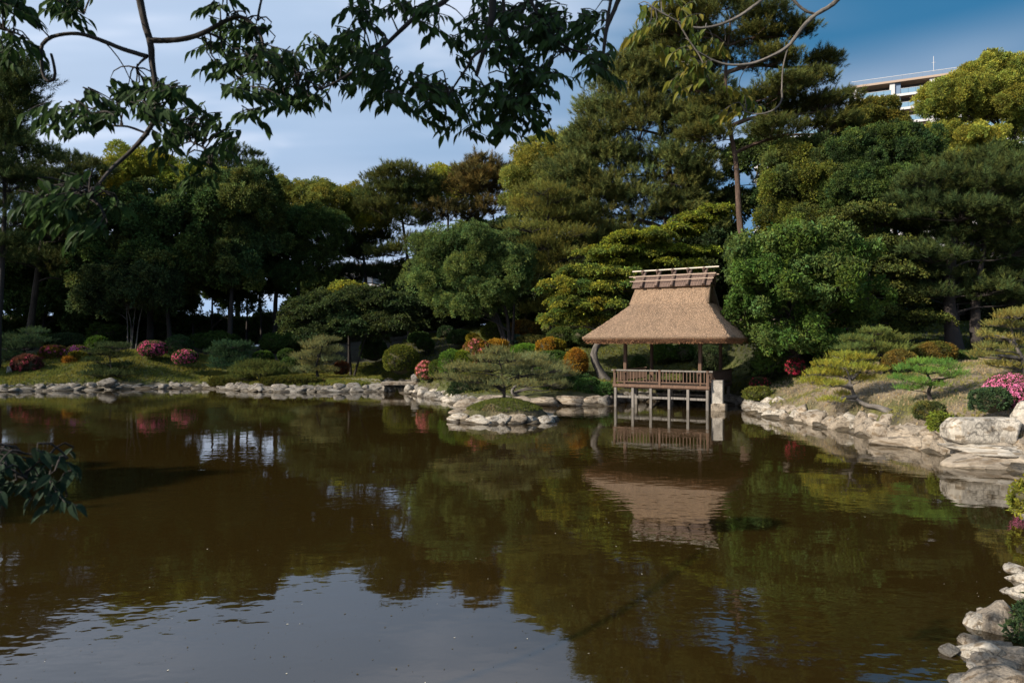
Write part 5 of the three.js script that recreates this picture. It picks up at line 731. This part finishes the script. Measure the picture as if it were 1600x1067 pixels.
// ------------------------------------------------------------------ buildings beyond the garden
{
  const a = V((1335 - 800) * 154 / FPX, 0, -154), b = V((1540 - 800) * 144 / FPX, 0, -144), ex = b.clone().sub(a).normalize(), turn = Math.atan2(-ex.z, ex.x), top = 61.8;
  const o = thing('apartment_block', 'tall apartment block with stacked balconies and blue-grey columns at upper right', 'building', [a.x, 2, a.z]); o.rotation.y = turn;
  const T = top - 2, bay = 7.6, nb = 9, W = bay * nb, fl = 3.05;
  part('wall', rbox(W, T - 1.2, 14, W / 2, (T - 1.2) / 2, -9.4, 0.05), MAT.bRecess, o);
  part('roof', rbox(W + 1, 0.5, 17, W / 2, T - 0.9, -8, 0.05), MAT.bSoffit, o);
  for (let k = 0; k < W / 1.9; k++) part('parapet_panel', rbox(1.86, 1.15, 0.16, 0.95 + k * 1.9, T - 0.4, 0.35, 0.02), MAT.bBlue, o);
  part('parapet_rail', rbox(W + 1, 0.1, 0.12, W / 2, T + 0.28, 0.35, 0.02), MAT.bWhite, o);
  for (let k = 0; k <= nb; k++) { part('column', rbox(1.0, T - 1.1, 0.9, k * bay, (T - 1.1) / 2, -0.35, 0.04), MAT.bWhite, o); part('column_panel', rbox(1.1, T - 1.1, 0.5, k * bay + 1.1, (T - 1.1) / 2, -0.5, 0.04), MAT.bBlue, o); }
  for (let f = 1; f < 19; f++) {
    const y = T - 0.9 - f * fl; if (y < 6) break;
    part('balcony_slab', rbox(W, 0.22, 2.2, W / 2, y, -1.0, 0.03), MAT.bSoffit, o); part('slab_edge', rbox(W, 0.55, 0.1, W / 2, y, 0.16, 0.02), MAT.bWhite, o);
    if (f < 9) for (let k = 0; k < nb; k++) {
      const w = part('window', rbox(5.0, 2.1, 0.1, k * bay + 4.3, y + 1.2, -2.32, 0.02), MAT.bWall, o); for (const s of [-1.2, 1.2]) part('pane', rbox(2.1, 1.9, 0.06, k * bay + 4.3 + s, y + 1.2, -2.26, 0.01), MAT.bPane, w);
      for (let j = 0; j < 4; j++) part('balcony_panel', rbox(1.38, 1.0, 0.05, k * bay + 2.35 + j * 1.43, y + 0.8, 0.12, 0.01), MAT.bGlass, o);
      part('balcony_rail', rbox(5.8, 0.07, 0.09, k * bay + 4.5, y + 1.35, 0.12, 0.01), MAT.bWhite, o);
    }
  }
  // lower wing to the left
  for (let f = 0; f < 8; f++) { const y = T - 10.2 - f * fl; part('wing_slab', rbox(22, 0.6, 3, -10.5, y, -3, 0.03), MAT.bWhite, o); part('wing_panel', rbox(20, 1.0, 0.06, -10.5, y + 0.85, -1.6, 0.01), MAT.bGlass, o); }
  part('wing_wall', rbox(21.4, T - 10, 10, -10.5, (T - 10) / 2, -10, 0.05), MAT.bRecess, o);
  part('mast', mergeGeometries([bar(V(16, T, -4), V(16, T + 5, -4), 0.05, 6), bar(V(15.6, T + 3.6, -4), V(16.4, T + 3.6, -4), 0.03, 6)]), MAT.bWhite, o);
}
{
  const p = at(528, 540, 125), o = thing('apartment_block', 'pale apartment building glimpsed through the pines left of centre', 'building', [p.x, 2, p.z]); o.rotation.y = 0.05;
  const H = 15.0, W = 17; part('wall', rbox(W, H, 10, W / 2, H / 2, -5, 0.05), MAT.bWall, o); part('roof', rbox(W + 0.8, 0.5, 11, W / 2, H + 0.3, -5, 0.05), MAT.bSoffit, o);
  for (let f = 0; f < 5; f++) { part('slab_edge', rbox(W + 0.3, 0.4, 1.0, W / 2, 2.2 + f * 2.9, 0.5, 0.02), MAT.bWhite, o); for (let k = 0; k < 6; k++) { const w = part('window', rbox(1.9, 1.5, 0.1, 1.6 + k * 2.76, 1.0 + f * 2.9, 0.06, 0.02), MAT.bSoffit, o); part('pane', rbox(1.7, 1.3, 0.06, 1.6 + k * 2.76, 1.0 + f * 2.9, 0.12, 0.01), MAT.bPane, w); } }
  const q = at(288, 540, 140), u = thing('office_building', 'low blue-grey building seen between the bare stems of the left wood', 'building', [q.x, 2, q.z]);
  part('wall', rbox(24, 6.2, 10, 12, 3.1, -5, 0.05), MAT.bBlue, u); part('roof', rbox(24.6, 0.4, 10.6, 12, 6.4, -5, 0.05), MAT.bWhite, u);
  for (let k = 0; k < 8; k++) part('window', rbox(2.2, 1.4, 0.1, 1.8 + k * 2.9, 4.2, 0.06, 0.02), MAT.bGlass, u);
}

// ------------------------------------------------------------------ branches overhanging the picture from trees on the near bank
const LEAF = [0, 1, 2, 3].map((k) => {                    // a pointed oval leaf along +y, folded on its midrib, its tip bent back; 1 m long
  const pos = [], st = [0, 0.1, 0.28, 0.5, 0.72, 0.88, 1], wd = [0.02, 0.13, 0.205, 0.20, 0.13, 0.05, 0.0], bend = 0.16 + 0.10 * k, row = st.map((t, i) => { const z = -bend * t * t, w = wd[i] * (0.9 + 0.08 * k); return [[-w, t, z + w * 0.35], [0, t, z], [w, t, z + w * 0.35]]; });
  for (let i = 0; i < st.length - 1; i++) for (const s of [0, 1]) { const a = row[i][s], b = row[i][s + 1], c = row[i + 1][s], d = row[i + 1][s + 1]; pos.push(...a, ...b, ...c, ...b, ...d, ...c); }
  return fromTris(pos);
});
const toWorld = (pts, d) => pts.map(([px, py, dd]) => at(px, py, d + (dd ?? 0)));
function overhang(t) {
  const R = rngOf(t.seed), d = t.d, base = V(...t.root); base.y = ground(base.x, base.z) - 0.1;
  const o = thing(t.name, t.label, 'tree', base.toArray()), wood = [], ends = [];
  wood.push(tube([base, ...t.trunk.map((p) => V(...p))], t.r0, t.r0 * 0.3, 10, 20, 0.1, 3));
  for (const b of t.limbs) wood.push(tube(b.map((p) => V(...p)), t.r0 * 0.35, 0.022, 8, 14, 0.08));
  for (const [pts, ra, rb] of t.branches) { const w = toWorld(pts, d), L = new THREE.CatmullRomCurve3(w, false, 'centripetal'); wood.push(tube(w, ra, rb, 8, 28, 0.16, pts.length)); ends.push(...L.getSpacedPoints(40)); }
  const list = [], mats = t.cols.map((c) => new THREE.MeshPhysicalMaterial({ color: lin(...c), roughness: 1, transmission: t.through ?? 0.3, thickness: 0, ior: 1.3, specularIntensity: 0.4, side: THREE.DoubleSide }));
  for (const [cx, cy, rx, ry, k, k2, far] of t.clusters) {
    const n = Math.max(2, Math.round(rx * ry * Math.PI / (t.per ?? 1500) * (k ?? 1))), dz = far ?? (R() - 0.5) * (t.deep ?? 0.7);
    for (let i = 0; i < n; i++) {
      const a = R() * 6.283, r = Math.sqrt(R()), c = at(cx + Math.cos(a) * r * rx, cy + Math.sin(a) * r * ry - 6, d + dz + (R() - 0.5) * 0.25);
      let best = ends[0]; for (const e of ends) if (e.distanceToSquared(c) < best.distanceToSquared(c)) best = e;
      const az = R() < 0.5 ? R() * 1.6 - 0.8 : Math.PI + R() * 1.6 - 0.8, ax = V(Math.cos(az), -0.35 + 0.5 * (R() - 0.5), Math.sin(az)).normalize(), big = k2 ?? 1, tw = (0.15 + 0.12 * R()) * big * (t.leaf ?? 0.1) / 0.1, s = V().crossVectors(ax, UP).normalize();
      const st = c.clone().addScaledVector(ax, -tw * 0.5), en = c.clone().addScaledVector(ax, tw * 0.5); en.y -= 0.02;
      if (best.distanceTo(st) < 0.24) { const md = best.clone().lerp(st, 0.5); md.y += 0.03; wood.push(tube([best.clone(), md, st.clone(), en.clone()], 0.0042, 0.0016, 4, 7)); } else wood.push(tube([st.clone(), c.clone(), en.clone()], 0.003, 0.0015, 4, 4));
      const m = 6 + (R() * 4 | 0);
      for (let j = 0; j < m; j++) {
        const f = (j + 0.5) / m, p = st.clone().lerp(en, f), side = j % 2 ? 1 : -1, dr = V().addScaledVector(ax, 0.25 + 0.75 * f).addScaledVector(s, side * (1 - 0.8 * f) * (0.7 + 0.5 * R())); dr.y -= 0.35 + 0.6 * R(); dr.normalize();
        const nor = V(R() - 0.5, 0.9, R() - 0.2).addScaledVector(ax, -0.3); const x = V().crossVectors(dr, nor).normalize(), z = V().crossVectors(x, dr);
        list.push({ p, m: new THREE.Matrix4().makeBasis(x, dr, z), s: (t.leaf ?? 0.105) * big * (0.7 + 0.55 * R()), g: (R() * 4) | 0, c: (R() * mats.length) | 0 });
      }
    }
  }
  list.sort((a, b) => b.s / -b.p.z - a.s / -a.p.z);
  part('trunk', mergeGeometries(wood).translate(-base.x, -base.y, -base.z), MAT[t.bark], o);
  list.slice(0, 300).forEach((l) => { const m = part('leaf', LEAF[l.g], mats[l.c], o); m.quaternion.setFromRotationMatrix(l.m); m.scale.setScalar(l.s); m.position.copy(l.p).sub(base); });
  const rest = list.slice(300);
  if (rest.length) { const k = new THREE.InstancedMesh(LEAF[1], new THREE.MeshPhysicalMaterial({ color: 0xffffff, roughness: 1, transmission: t.through ?? 0.3, thickness: 0, ior: 1.3, specularIntensity: 0.4, side: THREE.DoubleSide }), rest.length), c = new THREE.Color(); rest.forEach((l, i) => { Q.setFromRotationMatrix(l.m); M.compose(l.p.clone().sub(base), Q, S3.setScalar(l.s)); k.setMatrixAt(i, M); k.setColorAt(i, c.setRGB(...t.cols[l.c])); }); k.name = 'leaves'; k.userData.kind = 'stuff'; k.castShadow = true; o.add(k); }
  if (t.crown) { const cr = new Copies(), q = V(), p = V(); for (const [x, y, z, rx, ry, rz] of t.crown) for (let i = 0; i < 420; i++) { ballDir(R, q); const k = 0.5 + 0.5 * R(); p.set(x + q.x * rx * k, y + q.y * ry * k, z + q.z * rz * k); cr.add(p, q.clone().setY(q.y + 0.4).normalize(), R() * 6.28, 0.4 * (0.7 + 0.6 * R()), vary(R, t.cols[0], 0.4)); } cr.build('crown', GEO.broad[0], MAT.leaf, o, base); }
  return o;
}
overhang({
  name: 'overhanging_tree', label: 'dark leafy branches hanging across the top left and centre of the view', seed: 301, d: 3.2, root: [-4.6, 0, 1.6], r0: 0.2, bark: 'darkBark', per: 270, leaf: 0.060,
  trunk: [[-4.4, 2.2, 1.4], [-4.0, 4.0, 0.8], [-3.6, 6.2, -0.4], [-3.4, 7.2, -0.9]],
  limbs: [[[-3.75, 5.4, -0.1], [-2.8, 5.7, -1.6], [-1.78, 4.42, -3.2]], [[-3.6, 6.2, -0.4], [-1.6, 6.0, -1.8], [-0.2, 4.7, -3.0], [-0.09, 4.34, -3.2]], [[-1.6, 6.0, -1.8], [0.2, 5.6, -2.6], [0.5, 4.4, -3.2]], [[-3.75, 5.4, -0.1], [-3.2, 5.2, -2.0], [-2.5, 4.36, -3.2]], [[-2.8, 5.7, -1.6], [-1.4, 5.2, -2.8], [-0.35, 4.36, -3.2]]],
  crown: [[-3.6, 6.9, -0.9, 1.5, 0.9, 1.0], [-4.6, 7.6, 0.4, 1.8, 1.0, 1.6], [-2.4, 7.2, 0.2, 1.5, 0.8, 1.2], [-4.0, 6.4, 1.6, 1.6, 0.9, 1.4], [-5.8, 7.0, 1.4, 1.5, 0.9, 1.3]],  // unseen crown lobes, set out to shade the hanging leaves
  cols: [[0.030, 0.058, 0.018], [0.040, 0.075, 0.020], [0.026, 0.048, 0.018]],
  branches: [
    [[[213, -25], [222, 20], [229, 50], [235, 66], [236, 90], [240, 120], [245, 150], [240, 185], [231, 205], [205, 235], [175, 262, -0.15], [152, 290, -0.35], [138, 312, -0.5]], 0.018, 0.004],
    [[[229, 88], [190, 76], [150, 60], [125, 53], [100, 53], [75, 60], [64, 72], [64, 95], [66, 115], [72, 126], [80, 128], [85, 118], [83, 100], [79, 84]], 0.011, 0.006],
    [[[236, 63], [260, 63], [290, 60], [320, 50], [345, 36], [365, 27], [380, 27], [395, 38], [408, 58], [412, 80]], 0.014, 0.006],
    [[[229, 88], [218, 98], [212, 106]], 0.007, 0.003], [[[402, 32], [404, 18], [410, -10]], 0.006, 0.005],
    [[[232, 210], [200, 198], [170, 195], [140, 180], [95, 172]], 0.006, 0.003], [[[240, 185], [265, 195], [300, 222], [318, 232], [330, 262]], 0.006, 0.003],
    [[[720, -25], [690, 5], [655, 22], [625, 48], [600, 72], [583, 85], [560, 105], [530, 125], [500, 140]], 0.014, 0.005],
    [[[770, -20], [769, 20], [764, 50], [757, 75], [748, 105], [744, 118]], 0.020, 0.009], [[[757, 75], [740, 88], [728, 108], [714, 128], [700, 150]], 0.008, 0.004],
    [[[785, -20], [790, 40], [798, 85], [800, 130], [790, 175]], 0.009, 0.004], [[[975, -20], [958, 20], [948, 45], [944, 75], [942, 100], [946, 116]], 0.012, 0.007], [[[958, -20], [952, 15], [947, 45]], 0.009, 0.006],
    [[[820, -20], [850, 40], [880, 70], [915, 85]], 0.009, 0.004], [[[600, 112], [622, 122], [640, 132]], 0.005, 0.003], [[[470, 115], [440, 95], [400, 100]], 0.006, 0.004],
    [[[-20, 40], [20, 50], [45, 62]], 0.008, 0.003], [[[60, -20], [100, 5], [130, 22]], 0.007, 0.003],
  ],
  clusters: [[15, 15, 40, 28, 1.1], [8, 78, 28, 28], [50, 70, 14, 18], [120, 22, 24, 22], [80, 5, 40, 12], [75, 182, 30, 14], [110, 188, 40, 22], [160, 165, 44, 24], [215, 150, 32, 34], [250, 170, 40, 40, 1.1], [290, 182, 32, 26], [325, 212, 34, 22], [250, 222, 22, 18], [310, 262, 26, 28], [350, 240, 12, 20], [60, 318, 36, 14, 0.8, 1.0, -0.5], [110, 300, 44, 26, 1.0, 1.0, -0.5], [168, 325, 24, 12, 0.9, 1.0, -0.5], [130, 350, 26, 18, 1.0, 1.0, -0.5], [85, 340, 30, 12, 0.8, 1.0, -0.5], [345, 6, 26, 12], [355, 70, 40, 38], [395, 72, 30, 40], [340, 105, 18, 20], [430, 92, 34, 28], [395, 150, 28, 34], [455, 130, 40, 40, 1.1], [490, 95, 28, 36], [480, 165, 28, 24], [545, 55, 18, 14], [540, 105, 44, 36, 1.1], [590, 95, 30, 24], [590, 140, 44, 22], [625, 150, 24, 14], [560, 22, 24, 32], [615, 8, 50, 14], [660, 32, 22, 26], [665, 130, 26, 22], [690, 165, 40, 34, 1.1], [725, 145, 34, 26], [745, 190, 44, 24], [735, 70, 24, 36], [765, 30, 40, 30], [800, 65, 40, 40], [850, 45, 30, 36], [800, 130, 50, 40, 1.1], [830, 185, 30, 26], [875, 75, 40, 34], [855, 130, 30, 18], [915, 50, 28, 34], [925, 110, 22, 34], [820, 20, 44, 24], [790, 200, 24, 18]],
});
overhang({
  name: 'overhanging_tree', label: 'sunlit yellow-green leaves on bare pale curving twigs at the top right of centre', seed: 302, d: 4.7, root: [6.2, 0, 0.2], r0: 0.16, bark: 'paleBark', per: 430, leaf: 0.08, through: 0.45, deep: 0.5,
  trunk: [[6.0, 2.4, 0.1], [5.6, 4.4, -0.6], [5.2, 6.2, -1.6]], limbs: [[[5.5, 4.8, -0.8], [4.4, 5.9, -2.8], [2.35, 5.25, -4.7]], [[5.3, 5.6, -1.3], [3.8, 6.4, -3.2], [1.85, 5.3, -4.7]], [[4.4, 5.9, -2.8], [3.0, 6.0, -4.0], [1.9, 5.3, -4.7]]],
  cols: [[0.10, 0.125, 0.018], [0.15, 0.15, 0.02], [0.065, 0.10, 0.02], [0.19, 0.16, 0.025]],
  branches: [[[[1330, -25], [1300, 8], [1276, 22], [1255, 42], [1232, 72], [1205, 88], [1175, 99], [1140, 101], [1115, 94], [1090, 80]], 0.017, 0.006], [[[1225, -20], [1248, 8], [1262, 18], [1275, 22]], 0.010, 0.009], [[[1215, -20], [1180, 8], [1150, 28], [1115, 41], [1085, 43], [1060, 34], [1035, 20], [1015, 8]], 0.012, 0.006], [[[1060, 34], [1075, 60], [1095, 90], [1110, 130]], 0.006, 0.003], [[[1222, 140], [1222, 155], [1214, 168], [1198, 176], [1180, 178], [1165, 174]], 0.007, 0.004], [[[1232, 72], [1224, 105], [1222, 140]], 0.005, 0.005]],
  clusters: [[1010, 18, 22, 18], [1045, 10, 34, 14], [995, 45, 12, 16], [1030, 45, 22, 20], [1050, 78, 24, 18], [1080, 62, 28, 20], [1075, 100, 26, 22], [1105, 118, 24, 22], [1080, 135, 18, 12, 0.8], [1150, 155, 26, 18], [1175, 168, 22, 12], [1138, 182, 18, 10], [1115, 70, 14, 14], [1090, 28, 24, 14]],
});
overhang({
  name: 'overhanging_tree', label: 'dark drooping leaf spray reaching in low over the water at the left edge', seed: 303, d: 2.3, root: [-2.9, 0, -1.0], r0: 0.04, bark: 'darkBark', per: 480, leaf: 0.058, deep: 0.3,
  trunk: [[-2.8, 1.5, -1.3], [-2.5, 2.25, -1.8], [-2.1, 2.4, -2.1]], limbs: [[[-2.5, 2.25, -1.8], [-2.2, 2.42, -2.15], [-1.85, 2.32, -2.3]]],
  cols: [[0.018, 0.034, 0.020], [0.024, 0.042, 0.024]], branches: [[[[-60, 715], [-20, 700], [30, 708], [75, 712], [105, 716]], 0.006, 0.002], [[[-40, 700], [0, 735], [50, 752], [95, 775]], 0.005, 0.002]],  // leaf colours lowered in place of real shade on this spray
  clusters: [[10, 715, 30, 10], [50, 722, 34, 12], [95, 715, 26, 8], [20, 752, 34, 14], [60, 765, 30, 16], [90, 782, 22, 12], [-20, 740, 30, 24]],
});

// ------------------------------------------------------------------ flecks floating on the pond
{
  const R = rngOf(500), f = new Copies(), p = V(), g = new THREE.CircleGeometry(1, 6); g.rotateX(-Math.PI / 2); g.scale(1, 1, 0.6);
  for (let i = 0; i < 3000; i++) {
    const z = -3.6 - 32 * Math.pow(R(), 1.5), x = -z * (R() * 1.7 - 0.9); if (shoreDist(x, z) > -0.4 || fbm(x * 0.3, z * 0.3, 0, 3, 17) < 0.40) continue;
    f.add(p.set(x, 0.004, z), UP, R() * 6.28, 0.005 + 0.011 * R() * R(), R() < 0.14 ? [0.45, 0.42, 0.34] : [0.05, 0.04, 0.02]);
  }
  const o = f.build('floating_petals', g, MAT.speck, scene); o.userData = { kind: 'stuff', label: 'tiny pale and dark flecks of pollen and leaf floating on the pond', category: 'flecks' };
}

renderer.render(scene, camera);
